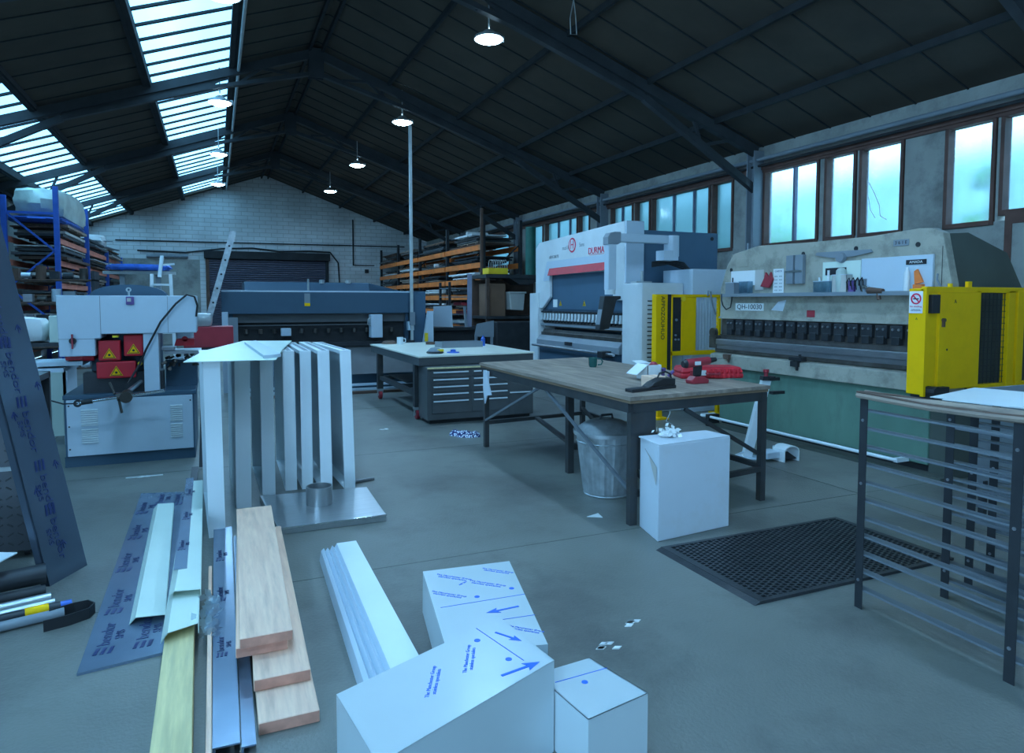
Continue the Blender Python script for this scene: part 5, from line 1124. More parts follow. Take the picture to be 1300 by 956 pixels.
for a, b, r, m_, lab in pipes:
    t = T('pipe', lab, 'pipe', ((a[0]+b[0])/2, (a[1]+b[1])/2, 0), 0, GPi)
    d = (Vector(b)-Vector(a)).normalized()
    P('pipe_wall', MB().cyl(a, b, r, n=20, cap=False).cyl(Vector(b)-d*.3, b, r*.82, n=20, cap=False), m_, t, smooth=True)
    if 'yellow' in lab:
        P('yellow_sleeve', MB().cyl(Vector(b)-d*.15, Vector(b)-d*.05, r*1.12, n=20), 'yellow', t, smooth=True)
        P('pipe_tip', MB().cyl(Vector(b)-d*.01, Vector(b)+d*.05, r*.9, n=20), 'bluebag', t, smooth=True)
bd = MB(); pts = [(-.86+.0*k, 3.93, .0) for k in range(1)]
path = [(-.80, 3.99), (-.70, 4.04), (-.64, 4.05), (-.605, 4.0), (-.62, 3.94), (-.70, 3.89), (-.80, 3.86)]
for k in range(len(path)-1):
    (xa, ya), (xb, yb) = path[k], path[k+1]
    bd.bar((xa, ya, .028), (xb, yb, .028), .005, .055)
S('curved_band', bd, 'black', 'black hoop of flat band standing on the floor beside the pipes', 'band')

# blue film sheet with cream channels on it
t = T('film_covered_sheet', 'wide flat sheet in blue printed film lying on the floor at the left', 'metal sheet', (-.42, 4.8, 0))
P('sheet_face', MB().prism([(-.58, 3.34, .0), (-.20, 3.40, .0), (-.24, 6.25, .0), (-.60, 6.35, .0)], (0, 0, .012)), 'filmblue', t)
for (x, y) in ((-.49, 3.56), (-.33, 3.56), (-.50, 4.0), (-.52, 4.6), (-.52, 5.2), (-.53, 5.8), (-.42, 6.0), (-.30, 5.95)):
    logo_bendor(t, (x, y, .0125), (-1, 0, 0), (0, -1, 0), .085)
def channel(pts, z, th, m_, lab, lipside=1, grp='cream folded channels'):
    """pts: near-left, near-right, far-right, far-left; folded lip on one side"""
    t = T('folded_channel', lab, 'channel', (sum(p[0] for p in pts)/4, sum(p[1] for p in pts)/4, z), 0, grp)
    (ax_, ay), (bx_, by_), (cx, cy), (dx_, dy_) = pts
    P('channel_face', MB().prism([(ax_, ay, z+th), (bx_, by_, z+th), (cx, cy, z+th), (dx_, dy_, z+th)], (0, 0, .003)), m_, t)
    P('left_flange', MB().prism([(ax_, ay, z), (ax_-.025, ay+.01, z), (dx_-.025, dy_, z), (dx_, dy_, z+th), (ax_, ay, z+th)], (0, 0, .001)) if False else
      MB().poly([(ax_-.03, ay+.01, z), (dx_-.03, dy_, z), (dx_, dy_, z+th+.003), (ax_, ay, z+th+.003)]).poly([(ax_-.028, ay+.01, z), (dx_-.028, dy_, z), (dx_+.002, dy_, z+th), (ax_+.002, ay, z+th)]), m_, t)
    P('right_flange', MB().prism([(bx_, by_, z), (bx_+.003, by_, z), (cx+.003, cy, z), (cx, cy, z)], (0, 0, th)), m_, t)
    return t
channel([(-.395, 3.74), (-.265, 3.72), (-.33, 5.80), (-.44, 5.82)], .012, .035, 'cream', 'cream channel lying on the wide blue sheet')
channel([(-.225, 3.28), (-.105, 3.33), (-.115, 4.8), (-.22, 4.8)], .10, .045, 'cream', 'lower cream channel resting on the squared yellowish timber')
c_ = channel([(-.215, 3.66), (-.10, 3.64), (-.125, 5.9), (-.19, 5.9)], .15, .03, 'cream', 'upper cream channel half covered in blue film')
P('film_strip', MB().prism([(-.235, 3.95, .184), (-.17, 3.95, .184), (-.19, 6.0, .184), (-.245, 6.0, .184)], (0, 0, .001)), 'filmblue', c_)
for y in (4.3, 4.9, 5.5): logo_bendor(c_, (-.20, y, .1855), (-1, 0, 0), (0, -1, 0), .045)
mb = MB()
for k in range(120):
    c = Vector((-.055+random.gauss(0, .018), 3.5+random.uniform(-.2, .15), .10+random.uniform(-.06, .06)))
    u = Vector((random.uniform(-1, 1), random.uniform(-1, 1), random.uniform(-1, 1))).normalized()*.028; v = u.orthogonal().normalized()*.018
    mb.poly([c-u, c-v, c+u*.8, c+v])
S('clear_plastic_bag', mb, 'bagclear', 'crinkled clear plastic bag between the cream channel and the pine batten', 'plastic bag')
# blue strips left of the planks
t = T('film_covered_strip', 'long blue film-covered strip on the floor between batten and planks, the left of two', 'metal strip', (-.0, 3.9, 0))
P('strip_face', MB().prism([(-.045, 2.5, .05), (.045, 2.5, .05), (.07, 5.0, .05), (-.045, 5.0, .05)], (0, 0, .006)).prism([(-.045, 2.5, 0), (-.035, 2.5, 0), (-.035, 5.0, 0), (-.045, 5.0, 0)], (0, 0, .05)), 'filmblue', t)
for y in (3.2, 3.8, 4.4): logo_bendor(t, (.0, y, .0565), (-1, 0, 0), (0, -1, 0), .05)
t = T('film_covered_strip', 'shorter blue film-covered strip tight against the planks, the right of two', 'metal strip', (.07, 3.7, 0))
P('strip_face', MB().prism([(.05, 2.5, .03), (.098, 2.5, .03), (.12, 4.85, .03), (.075, 4.85, .03)], (0, 0, .006)).prism([(.05, 2.5, 0), (.056, 2.5, 0), (.08, 4.85, 0), (.075, 4.85, 0)], (0, 0, .03)), 'filmblue', t)
# ribbed flashing
t = T('ribbed_flashing', 'long shiny metal flashing with a ribbed edge on the floor', 'flashing', (.65, 3.4, 0))
prof = [(0, 0), (.012, .06), (.03, .075), (.04, .055), (.055, .075), (.07, .055), (.085, .085), (.10, .07), (.115, .095), (.245, .095), (.255, .0)]
def fl(y, x0, w): return [Vector((x0 + a*w/.255, y, z)) for a, z in prof]
a_, b_ = fl(2.55, .50, .27), fl(4.27, .555, .235)
mb = MB()
for k in range(len(prof)-2+1):
    mb.poly([a_[k], a_[k+1], b_[k+1], b_[k]])
m1 = MB(); m2 = MB()
for k in range(len(prof)-1):
    (m2 if k >= 8 else m1).prism([a_[k], a_[k+1], a_[k+1]-Vector((0, 0, .003)), a_[k]-Vector((0, 0, .003))], (0, 0, 0)) if False else (m2 if k >= 8 else m1).poly([a_[k], a_[k+1], b_[k+1], b_[k]])
    q = Vector((0, 0, -.003)); (m2 if k >= 8 else m1).poly([a_[k]+q, a_[k+1]+q, b_[k+1]+q, b_[k]+q])
P('ribbed_side', m1, 'pale_grey', t); P('flat_face', m2, 'white', t)

# film-covered boxes
GF = 'white film-covered metal trays'
def film_text(parent, items, z):
    for (x, y, ang, s, body) in items:
        ux = Vector((math.cos(ang), math.sin(ang), 0)); b = basis(ux, Vector((0, 0, 1)).cross(ux))
        TX('film_lettering', body, s, 'inkbright', parent, Vector((x, y, z+.0005)) - parent.location, b, 1.0)
def arrow(parent, x, y, ang, L_, z):
    d = Vector((math.cos(ang), math.sin(ang), 0)); n = Vector((-d.y, d.x, 0)); c = Vector((x, y, z+.001))
    P('film_arrow', MB().bar(c, c+d*L_*.7, L_*.07, .0015).prism([c+d*L_*.62+n*L_*.16, c+d*L_, c+d*L_*.62-n*L_*.16, c+d*L_*.70], (0, 0, .001)), 'inkbright', parent)
def film_line(parent, x0, y0, x1, y1, z):
    P('film_line', MB().bar((x0, y0, z+.0008), (x1, y1, z+.0008), .003, .001), 'inkbright', parent)
def dot(parent, x, y, z): P('film_dot', MB().cyl((x, y, z), (x, y, z+.001), .012, n=16), 'inkbright', parent)
TXT = 'The Manchester Group\nstainless specialists'
t = T('film_covered_tray', 'white film-covered inverted tray with blue lettering, farthest of the three', 'metal tray', (1.05, 2.72, 0), 0, GF)
c = [(.89, 3.13), (1.325, 3.085), (1.13, 2.26), (.76, 2.35)]
P('top_face', MB().prism([(x, y, .297) for x, y in c], (0, 0, .003)), 'film', t)
P('left_skirt', MB().prism([(.89, 3.13, .297), (.76, 2.35, .297), (.757, 2.35, .10), (.887, 3.13, .10)], (.003, 0, 0)), 'film', t)
P('right_skirt', MB().prism([(1.325, 3.085, .297), (1.13, 2.26, .297), (1.13, 2.26, .0), (1.325, 3.085, .0)], (-.003, 0, 0)), 'film', t)
P('front_skirt', MB().prism([(.76, 2.35, .297), (1.13, 2.26, .297), (1.13, 2.26, .15), (.76, 2.35, .15)], (0, .003, 0)), 'film', t)
film_text(t, [(1.00, 3.00, -.75, .019, TXT), (1.22, 2.99, -.75, .017, TXT), (.92, 2.83, -.75, .018, TXT), (1.12, 2.87, -.75, .019, TXT), (1.10, 2.40, -.75, .016, TXT), (1.02, 2.92, .5, .015, 'AISI 304')], .300)
film_line(t, .85, 2.72, 1.235, 2.70, .300); film_line(t, 1.0, 2.52, 1.19, 2.50, .300); arrow(t, 1.16, 2.60, math.pi+.03, .15, .300); dot(t, 1.03, 2.76, .300); dot(t, 1.205, 2.78, .300)
S('brown_carton', MB().prism([(.83, 2.6, 0), (1.04, 2.5, 0), (1.22, 3.0, 0), (.905, 3.05, 0)], (0, 0, .29)), 'brown', 'brown carton propping up the farthest film-covered tray', 'box', bev=.004)
t = T('film_covered_tray', 'white film-covered tray with a blue arrow lying slanted in front of the first', 'metal tray', (.85, 2.2, 0), 0, GF)
A_, B_, C_ = Vector((1.02, 2.475, 0)), Vector((.50, 2.25, 0)), Vector((1.02+.0, 2.07, 0))
d1 = Vector((-.92, -.39, 0)).normalized(); d2 = Vector((.02, -1, 0)).normalized()
zt = .335
p0 = Vector((1.02, 2.475)); p1 = p0 + Vector(d1.xy)*.75; p3 = Vector((1.07, 2.09)); p2 = p3 + Vector(d1.xy)*.75
c = [(p0.x, p0.y), (p1.x, p1.y), (p2.x, p2.y), (p3.x, p3.y)]
P('top_face', MB().prism([(x, y, zt-.003) for x, y in c], (0, 0, .003)), 'film', t)
P('right_skirt', MB().prism([(p0.x, p0.y, zt), (p3.x, p3.y, zt), (p3.x, p3.y, zt-.03), (p0.x, p0.y, zt-.03)], (-.003, 0, 0)), 'film', t)
P('front_skirt', MB().prism([(p3.x, p3.y, zt), (p2.x, p2.y, zt), (p2.x, p2.y, 0), (p3.x, p3.y, .0)], (0, .003, 0)), 'film', t)
P('left_skirt', MB().prism([(p1.x, p1.y, zt), (p2.x, p2.y, zt), (p2.x, p2.y, 0), (p1.x, p1.y, .0)], (.003, 0, 0)), 'film', t)
film_text(t, [(.80, 2.22, 1.15, .02, TXT), (.64, 2.13, 1.15, .02, TXT)], zt)
film_line(t, .90, 2.42, .97, 2.13, zt); arrow(t, .955, 2.36, -1.0, .12, zt); dot(t, .87, 2.33, zt); dot(t, .925, 2.16, zt); arrow(t, .86, 2.07, .18, .16, zt)
t = T('film_covered_tray', 'white film-covered tray cut off by the bottom edge, nearest of the three', 'metal tray', (1.2, 2.1, 0), 0, GF)
zt = .22; c = [(1.06, 2.22), (1.30, 2.24), (1.37, 1.95), (1.10, 1.9)]
P('top_face', MB().prism([(x, y, zt-.003) for x, y in c], (0, 0, .003)), 'film', t)
P('right_skirt', MB().prism([(1.30, 2.24, zt), (1.37, 1.95, zt), (1.37, 1.95, 0), (1.30, 2.24, 0)], (-.003, 0, 0)), 'film', t)
P('front_skirt', MB().prism([(1.10, 1.9, zt), (1.37, 1.95, zt), (1.37, 1.95, 0), (1.10, 1.9, 0)], (0, .003, 0)), 'film', t)
P('left_skirt', MB().prism([(1.06, 2.22, zt), (1.10, 1.9, zt), (1.10, 1.9, 0), (1.06, 2.22, 0)], (.003, 0, 0)), 'film', t)
film_line(t, 1.10, 2.14, 1.325, 2.15, zt); dot(t, 1.2, 2.1, zt)
# litter
for i, (x, y, lab) in enumerate(((1.63, 2.65, 'scraps of white film on the floor right of the trays'), (1.86, 2.8, 'torn white scrap a step further right on the floor'), (1.91, 8.43, 'white scrap on the floor left of the bench castor'), (-.63, 7.0, 'thin silvery offcut on the floor in front of the ironworker'))):
    mb = MB()
    for k in range(5):
        cx, cy = x+random.uniform(-.04, .04), y+random.uniform(-.03, .03)
        mb.prism([(cx-.025, cy, 0), (cx+.005, cy-.012, 0), (cx+.03, cy+.004, 0), (cx, cy+.016, 0)], (0, 0, .004))
    if i == 3: mb.box(x-.15, y-.01, 0, x+.15, y+.01, .006)
    S('floor_scrap', mb, 'paper', lab, 'scrap', 'scraps on the floor')
S('floor_batten', MB().box(-.24, 6.5, 0, -.18, 7.1, .03).bar((-.16, 7.1, .02), (-.12, 7.45, 1.0), .03, .03), 'char', 'dark steel angle leaning beside the ironworker behind the tall white trays', 'steel angle')

# ladder
t = T('ladder', 'aluminium ladder leaning in front of the roller shutter', 'ladder', (-.1, 12.6, 0))
lp, lq = Vector((-.48, 12.45, 0)), Vector((.31, 12.45, 2.78))
P('stile', MB().bar(lp, lq, .035, .10, (0, 0, 1)), 'galv', t)
off = Vector((.0, .34, -.10)) * 1.0
P('stile', MB().bar(lp+Vector((0, .38, 0)), lq+Vector((0, .38, 0)), .035, .10), 'galv', t)
for k in range(11):
    p = lp.lerp(lq, .06+k*.085)
    P('rung', MB().cyl(p-Vector((0, .025, 0)), p+Vector((0, .40, 0)), .018, n=10), 'char', t)

# ================================================================ ORANGE RACK ON THE RIGHT
t = T('storage_rack', 'tall storage rack with orange beams along the right wall at the back', 'rack', (6.9, 22.7, 0))
ys = (16.7, 19.7, 22.7, 25.7, 28.6)
for y in ys:
    for x in (6.40, 7.45): P('upright', MB().box(x, y-.05, 0, x+.08, y+.05, 3.75), 'char', t)
    P('frame_lacing', MB().bar((6.48, y, .4), (7.45, y, 1.3), .04, .03).bar((7.45, y, 1.3), (6.48, y, 2.2), .04, .03).bar((6.48, y, 2.2), (7.45, y, 3.1), .04, .03), 'char', t)
LV = (.85, 1.30, 1.72, 2.14, 2.56, 3.02)
for z in LV:
    for a, b in zip(ys[:-1], ys[1:]):
        P('beam', MB().box(6.36, a+.05, z-.07, 6.41, b-.05, z+.07), 'orange', t)
        P('beam', MB().box(7.47, a+.05, z-.07, 7.52, b-.05, z+.07), 'orange', t)
cols = ['char', 'brown', 'cabinet', 'paper', 'rust', 'tablesteel', 'ply', 'char', 'cabinet']
lvn = ('lowest', 'second lowest', 'third', 'fourth', 'fifth', 'top')
byn = ('near', 'second', 'third', 'far')
for li, z in enumerate(LV):
    for bi, (a, b) in enumerate(zip(ys[:-1], ys[1:])):
        zz = z+.07; npk = 3 if li < 5 else 6
        for k in range(npk):
            h = random.choice((.02, .03, .045)) ; y0 = a+.15+random.uniform(0, .5); y1 = b-.15-random.uniform(0, .9)
            xo = random.uniform(-.04, .1); c = random.choice(cols)
            # bearers
            S('sheet_pack', MB().box(6.34+xo, y0, zz+.025, 7.35+xo, y1, zz+.025+h).box(6.36+xo, y0+.2, zz, 7.3+xo, y0+.27, zz+.025).box(6.36+xo, (y0+y1)/2, zz, 7.3+xo, (y0+y1)/2+.07, zz+.025).box(6.36+xo, y1-.3, zz, 7.3+xo, y1-.23, zz+.025), c,
              '%s pack, %s up on the %s level of the orange rack, %s bay' % ({'char': 'dark', 'ply': 'plywood', 'mid_grey': 'grey', 'paper': 'white', 'rust': 'rusty', 'tablesteel': 'steel', 'brown': 'brown', 'cabinet': 'dull grey'}[c], ('first', 'second', 'third', 'fourth', 'fifth', 'sixth')[k], lvn[li], byn[bi]), 'sheet pack', 'sheet packs on the orange rack')
            zz += h+.025
            if zz > z + (.33 if li < 5 else .7): break
for (y, z, r, lab) in ((17.6, 3.42, .07, 'white roll end poking out of the top of the orange rack'), (20.6, 2.72, .06, 'white roll end between packs on the fifth level of the orange rack')):
    S('paper_roll', MB().cyl((6.30, y, z), (6.9, y, z), r, n=18), 'paper', lab, 'roll', smooth=True)
# low shelving and things in front of the orange rack
t = T('low_rack', 'low dark shelving with thin shelves in front of the orange rack', 'rack', (5.6, 15.2, 0))
for x in (4.9, 6.2):
    for y in (14.9, 15.6): P('upright', MB().box(x, y, 0, x+.05, y+.05, 2.05), 'char', t)
for k in range(9): P('shelf', MB().box(4.9, 14.9, .3+k*.2, 6.25, 15.65, .315+k*.2), 'rust' if k % 3 == 0 else 'mid_grey', t)
lo = ('bottom shelf', 'second shelf', 'third shelf', 'fourth shelf', 'fifth shelf', 'sixth shelf', 'seventh shelf')
for k in range(1, 7):
    w = random.uniform(.4, .7)
    S('offcut_stack', MB().box(5.0+random.uniform(0, .3), 14.88, .315+k*.2, 5.5+w, 15.5, .36+k*.2+random.uniform(0, .06)), random.choice(['paper', 'mid_grey', 'reddark', 'cream']), 'offcut stack on the %s of the low dark shelving' % lo[k], 'offcut stack', 'offcuts on the low shelving')
t = T('trestle', 'blue-grey steel trestle leaning before the low shelving', 'frame', (5.15, 13.9, 0))
P('front_leg', MB().bar((4.95, 13.7, 0), (5.15, 14.2, 2.2), .10, .08), 'frameblue', t)
P('rear_leg', MB().bar((5.02, 13.8, 0), (4.92, 13.9, 1.5), .05, .05), 'mid_grey', t)
P('cross_tie', MB().bar((4.96, 13.75, .6), (4.98, 13.85, .6), .05, .05), 'frameblue', t)
t = T('grey_panel', 'pale grey panel standing on the low bench behind the white table', 'panel', (4.5, 13.9, 1.05))
P('panel_sheet', MB().prism([(4.20, 13.8, 1.08), (4.62, 13.8, 1.06), (4.60, 13.8, 1.52), (4.20, 13.8, 1.50)], (0, .02, 0)), 'pale_grey', t)
P('panel_prop', MB().bar((4.05, 13.78, 1.08), (4.14, 13.85, 1.32), .05, .02), 'white', t)
t = T('low_bench', 'dark low bench holding the pale grey panel', 'bench', (4.7, 14.0, 0))
P('bench_top', MB().box(3.95, 13.6, 1.0, 5.6, 14.5, 1.06), 'char', t)
P('bench_front', MB().box(4.0, 13.7, .1, 5.55, 13.74, 1.0), 'black', t)
for x in (4.0, 5.5):
    for y in (13.65, 14.4): P('leg', MB().box(x, y, 0, x+.06, y+.06, 1.0), 'char', t)
# heavy storage frame with brown box
t = T('storage_stand', 'tall brown storage stand behind the white press', 'stand', (6.0, 14.3, 0))
P('top_shelf', MB().box(5.42, 13.9, 2.12, 7.0, 14.9, 2.20), 'tablesteel', t)
P('mid_shelf', MB().box(5.42, 13.9, 1.22, 7.0, 14.9, 1.28), 'tablesteel', t)
P('back_panel', MB().box(5.46, 14.8, .1, 6.96, 14.84, 2.1), 'rust', t)
for x in (5.44, 6.92):
    for y in (13.92, 14.82): P('leg', MB().box(x, y, 0, x+.07, y+.07, 2.12), 'rust', t)
P('hopper', MB().prism([(6.0, 13.95, 2.12), (6.8, 13.95, 2.12), (6.5, 13.95, 1.98), (6.25, 13.95, 1.98)], (0, .5, 0)), 'tablesteel', t)
S('brown_crate', MB().box(5.52, 14.0, 1.28, 5.92, 14.6, 2.0), 'brown', 'brown cardboard case on the tall stand beneath the yellow crate', 'case', bev=.01)
t = T('plastic_bin', 'pale square plastic bin hanging on the tall brown stand', 'bin', (6.33, 13.95, 1.4))
P('bin_wall', MB().prism([(5.99, 13.86, 1.42), (6.30, 13.86, 1.40), (6.34, 13.86, 1.80), (5.96, 13.86, 1.82)], (0, .3, 0)), 'skin', t, bev=.02)
P('bin_rim', MB().box(5.95, 13.84, 1.78, 6.36, 14.18, 1.82), 'skin', t, bev=.006)
t = T('crate', 'yellow crate on the tall brown stand', 'crate', (5.8, 14.1, 2.2))
P('crate_wall', MB().box(5.50, 13.95, 2.2, 5.96, 13.97, 2.34).box(5.50, 14.3, 2.2, 5.96, 14.32, 2.34).box(5.50, 13.97, 2.2, 5.52, 14.3, 2.34).box(5.94, 13.97, 2.2, 5.96, 14.3, 2.34).box(5.50, 13.95, 2.2, 5.96, 14.32, 2.215), 'lime', t, bev=.004)
cg = MB()
for k in range(7):
    x = 5.62+k*.055; cg.tube([(x, 13.98, 2.22), (x, 13.98, 2.46), (x, 14.05, 2.52), (x, 14.2, 2.52), (x, 14.25, 2.46), (x, 14.25, 2.22)], .008, 6)
cg.box(5.60, 13.97, 2.40, 5.96, 13.98, 2.415)
S('wire_basket', cg, 'steel_pale', 'pale wire basket standing in the yellow crate', 'basket')
S('green_roll', MB().cyl((6.72, 14.4, 2.2), (6.72, 14.4, 3.32), .12, n=24), 'greentube', 'tall dark green roll standing on the brown stand', 'roll', smooth=True)
S('angle_brackets', MB().box(7.05, 12.9, 2.0, 7.5, 12.95, 2.04).box(7.05, 12.9, 2.08, 7.5, 12.95, 2.12).box(7.4, 12.9, 0, 7.5, 13.0, 2.0), 'white', 'pair of white bars on a post left of the white press', 'bracket')
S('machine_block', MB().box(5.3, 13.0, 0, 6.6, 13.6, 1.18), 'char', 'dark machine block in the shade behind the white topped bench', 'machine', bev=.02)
S('sheet_offcut', MB().prism([(4.78, 12.9, .9), (5.2, 12.9, .88), (5.2, 12.9, 1.22), (4.83, 12.9, 1.15)], (0, .02, 0)).box(4.80, 12.92, 0, 4.85, 12.96, .92).box(5.14, 12.92, 0, 5.19, 12.96, .92), 'mid_grey', 'grey-green sheet on legs behind the white topped bench', 'sheet')

# ================================================================ BLUE RACK ON THE LEFT
t = T('storage_rack', 'tall storage rack with blue uprights along the left wall', 'rack', (-3.55, 23, 0))
yl = (17.6, 21.4, 25.0, 28.6)
tops = (4.08, 4.05, 3.2, 3.2)
for y, zt in zip(yl, tops):
    for x in (-4.1, -3.16):
        zz = min(zt, 3.85) if x < -4 else zt
        P('upright', MB().box(x, y-.05, 0, x+.10, y+.05, zz), 'rackblue', t, bev=.004)
        P('footplate', MB().box(x-.03, y-.09, 0, x+.13, y+.09, .012), 'rackblue', t)
    z = .3; s = 1
    while z+.8 < zt:
        a, b = (-4.02, z), (-3.16, z+.8)
        if s < 0: a, b = (-4.02, z+.8), (-3.16, z)
        P('lacing', MB().bar((a[0], y, a[1]), (b[0], y, b[1]), .04, .05, (0, 1, 0)), 'rackblue', t); z += .8; s = -s
    P('top_tie', MB().bar((-4.02, y, min(zt, 3.85)-.35), (-3.16, y, min(zt, 3.85)-.35), .04, .05), 'rackblue', t)
LL = (.45, .95, 1.45, 1.95, 2.45, 2.95)
for z in LL:
    for a, b in zip(yl[:-1], yl[1:]):
        for x in (-3.14, -4.04): P('beam', MB().box(x-.025, a+.05, z-.06, x+.025, b-.05, z+.06), 'salmon', t)
lc = ['ply', 'brown', 'cabinet', 'char', 'ply', 'rust', 'skin', 'cabinet', 'char']
ln = {'cabinet': 'dull grey', 'ply': 'plywood', 'brown': 'brown', 'mid_grey': 'grey', 'char': 'dark', 'paper': 'white', 'rust': 'rusty', 'skin': 'buff'}
bn = ('near', 'middle', 'far')
for li, z in enumerate(LL):
    for bi, (a, b) in enumerate(zip(yl[:-1], yl[1:])):
        zz = z+.06; k = 0
        while zz < z+.38 and k < 4:
            h = random.choice((.025, .04, .06)); y0 = a+.2+random.uniform(0, .5); y1 = b-.2-random.uniform(0, .8); c = random.choice(lc); xo = random.uniform(-.05, .12)
            S('sheet_pack', MB().box(-4.0+xo, y0, zz+.03, -3.1+xo, y1, zz+.03+h).box(-4.0+xo, y0+.3, zz, -3.12+xo, y0+.4, zz+.03).box(-4.0+xo, y1-.4, zz, -3.12+xo, y1-.3, zz+.03).box(-4.0+xo, (y0+y1)/2, zz, -3.12+xo, (y0+y1)/2+.1, zz+.03), c,
              '%s pack, %s up on the %s level of the blue rack, %s bay' % (ln[c], ('first', 'second', 'third', 'fourth')[k], lvn[li], bn[bi]), 'sheet pack', 'board packs on the blue rack')
            zz += h+.03; k += 1
# big wrapped bale on top
def blob(name, m_, lab, cat, x0, y0, z0, x1, y1, z1, sub=3, seed=1, grp=None, par=None):
    rnd = random.Random(seed)
    bm = bmesh.new(); bmesh.ops.create_cube(bm, size=1); bmesh.ops.subdivide_edges(bm, edges=bm.edges[:], cuts=6, use_grid_fill=True)
    mb = MB()
    for v in bm.verts:
        p = v.co; l = max(p.length, 1e-6); q = p.lerp(p/l*.58, .45); q *= 1+rnd.uniform(-.035, .035)
        mb.v.append(Vector(((x0+x1)/2+q.x*(x1-x0), (y0+y1)/2+q.y*(y1-y0), z0+(q.z+.5)*(z1-z0))))
    bm.verts.index_update(); mb.f = [[v.index for v in f.verts] for f in bm.faces]; bm.free()
    return S(name, mb, m_, lab, cat, grp, smooth=True)
blob('wrapped_bale', 'bag', 'big cloudy plastic-wrapped bale on top of the blue rack', 'bale', -4.0, 17.9, 3.45, -3.0, 21.0, 4.12, seed=3)
blob('blue_tarpaulin', 'bluebag', 'crumpled blue plastic sheet under the cloudy bale on the blue rack', 'tarpaulin', -4.1, 17.7, 3.33, -3.0, 20.9, 3.46, seed=5)
blob('white_sack', 'paper', 'white rolled sack on top of the far end of the blue rack', 'sack', -3.9, 24.2, 3.3, -3.1, 25.2, 3.65, seed=6)
S('metal_offcuts', MB().bar((-3.9, 22.0, 3.30), (-3.0, 25.0, 3.5), .15, .03).bar((-3.6, 22.0, 3.34), (-3.2, 27.5, 3.40), .1, .05).bar((-3.9, 23.0, 3.5), (-2.9, 26.0, 3.28), .1, .03), 'mid_grey', 'tangled steel offcuts on top of the blue rack', 'offcuts')
# cupboards and clutter between the leaning sheet and ironworker
t = T('side_bench', 'pale side bench left of the ironworker', 'bench', (-2.0, 9.2, 0))
P('bench_top', MB().box(-2.5, 8.9, .88, -1.50, 9.6, .92), 'white', t)
P('bench_panel', MB().box(-2.45, 8.95, .1, -1.55, 8.98, .88), 'cream', t)
P('bench_end', MB().box(-1.58, 8.95, 0, -1.54, 9.55, .88), 'pale_grey', t); P('bench_end', MB().box(-2.45, 8.95, 0, -2.41, 9.55, .88), 'pale_grey', t)
S('paper_carton', MB().box(-1.72, 9.1, 1.14, -1.50, 9.4, 1.44), 'cream', 'cream carton with yellow marks left of the ironworker head', 'carton', bev=.006)
S('shelf_unit', MB().box(-2.5, 9.05, 1.10, -1.45, 9.5, 1.14).box(-2.5, 9.05, .92, -2.46, 9.5, 1.10).box(-1.5, 9.05, .92, -1.46, 9.5, 1.10), 'char', 'dark raised shelf on the pale side bench', 'shelf')
blob('white_sack', 'paper', 'crumpled pale sack on the raised shelf of the side bench', 'sack', -2.3, 9.1, 1.14, -1.76, 9.45, 1.42, seed=8)
t = T('parts_shelving', 'dark shelving crowded with metal parts behind the side bench', 'shelving', (-2.6, 13.2, 0))
for x in (-3.6, -1.85): P('upright', MB().box(x, 13.0, 0, x+.05, 13.5, 2.1), 'char', t)
for k in range(5): P('shelf', MB().box(-3.6, 13.0, .5+k*.36, -1.8, 13.5, .52+k*.36), 'rust', t)
lsn = ('bottom', 'second', 'middle', 'fourth', 'top')
for k in range(5):
    for j in range(9):
        x = -3.5+j*.19; z = .52+k*.36; y = 13.0+random.uniform(0, .15); s = random.uniform(.05, .09); c = random.choice(['mid_grey', 'char', 'bright', 'pale_grey', 'rust', 'tool'])
        mb = MB()
        if (j+k) % 3 == 0: mb.cyl((x, y+.06, z), (x, y+.06, z+s*2.4), s*.8, n=14)
        elif (j+k) % 3 == 1: mb.box(x-s, y, z, x+s, y+.15, z+s*2).box(x-s*.7, y-.01, z+s*.4, x+s*.7, y, z+s*1.4)
        else: mb.cyl((x-s, y+.03, z+s*.8), (x+s, y+.03, z+s*.8), s*.8, n=12).box(x-s*.4, y, z, x+s*.4, y+.1, z+s)
        S('metal_part', mb, c, '%s metal part, %s from left on the %s shelf of the dark shelving' % ({'mid_grey': 'grey', 'char': 'dark', 'bright': 'shiny', 'pale_grey': 'pale', 'rust': 'rusty', 'tool': 'oily'}[c], ('first', 'second', 'third', 'fourth', 'fifth', 'sixth', 'seventh', 'eighth', 'ninth')[j], lsn[k]), 'metal part', 'metal parts on the dark shelving')
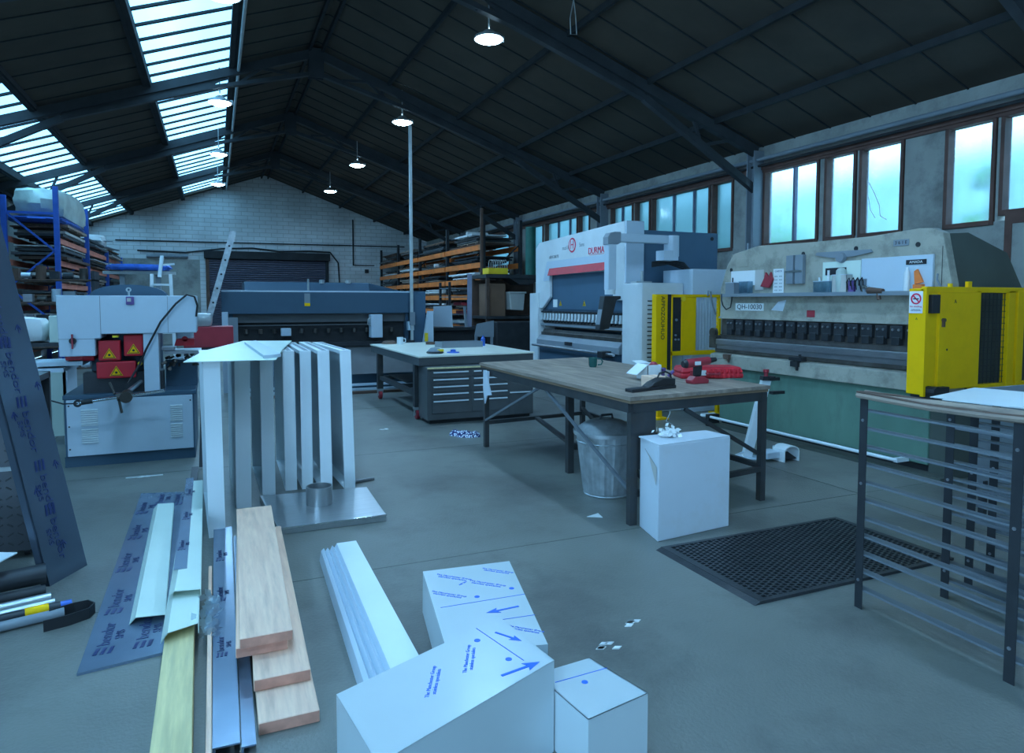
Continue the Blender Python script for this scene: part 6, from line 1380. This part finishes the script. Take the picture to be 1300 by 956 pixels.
# red cabinet and rails behind the ladder
t = T('tool_chest', 'red tool chest behind the ladder', 'tool chest', (.0, 11.6, 0))
P('chest_body', MB().box(-.45, 11.4, .9, .25, 11.8, 1.22), 'reddark', t, bev=.01)
P('chest_stand', MB().box(-.45, 11.4, 0, -.40, 11.8, .9).box(.20, 11.4, 0, .25, 11.8, .9).box(-.45, 11.4, .85, .25, 11.8, .9), 'char', t)
blob('bagged_parts', 'steel_pale', 'small pale bag of parts on the red tool chest', 'bag', -.35, 11.45, 1.22, -.05, 11.7, 1.42, seed=9)
t = T('step_ladder', 'small white step ladder standing behind the ironworker', 'ladder', (-.75, 12.5, 0))
P('stile', MB().bar((-.98, 12.4, 0), (-.93, 12.5, 2.05), .05, .03), 'white', t); P('stile', MB().bar((-.60, 12.4, 0), (-.66, 12.5, 2.05), .05, .03), 'white', t)
for k in range(7): P('tread', MB().box(-.97+k*.005, 12.38+k*.012, .3+k*.26, -.62-k*.005, 12.5+k*.012, .33+k*.26), 'white', t)
P('top_bar', MB().bar((-.82, 12.5, 2.0), (-.78, 12.6, 2.35), .05, .03).bar((-.78, 12.6, 2.2), (-.6, 12.6, 2.22), .03, .03), 'white', t)
blob('blue_wrap_bundle', 'bluebag', 'bundle of blue-wrapped bars above the ironworker', 'bundle', -2.1, 16.9, 2.28, -.9, 17.3, 2.42, seed=11)
t = T('cantilever_stand', 'dark cantilever stand carrying the blue-wrapped bars', 'stand', (-1.5, 17.1, 0))
P('stand_post', MB().box(-1.9, 17.1, 0, -1.8, 17.2, 2.2).box(-1.2, 17.1, 0, -1.1, 17.2, 2.2), 'mid_grey', t)
P('stand_arm', MB().box(-2.2, 17.0, 2.2, -.8, 17.3, 2.26), 'steel_pale', t)
import OpenImageIO as o, numpy as np, sys
im=o.ImageBuf('/workdir/render_main.png').get_pixels(o.FLOAT); s=im.shape[1]/1300
for n,(x,y) in dict(floorC=(600,620),floorR=(700,760),floorFar=(560,580),boxF=(870,620),boxL=(818,620),louvre=(285,550),louvreB=(440,520),film=(600,750),pine=(330,730),ceil=(850,120),ceilL=(120,100),gable=(300,270),iron=(150,540),ironhead=(130,400),WT=(560,441),sky=(240,50),sky2=(60,120),guil=(380,385),qh=(1000,395),qhg=(1040,550),yel=(1200,430),durma=(720,310),orange=(580,318),win=(1120,220),cream=(200,720),filmblue=(140,800),leansheet=(40,450),ply=(760,475),cab=(590,520)).items():
    a=im[int((y-4)*s):int((y+4)*s)+1,int((x-4)*s):int((x+4)*s)+1,:3].mean((0,1)); print('%-9s'%n,(x,y),(a*255).astype(int))
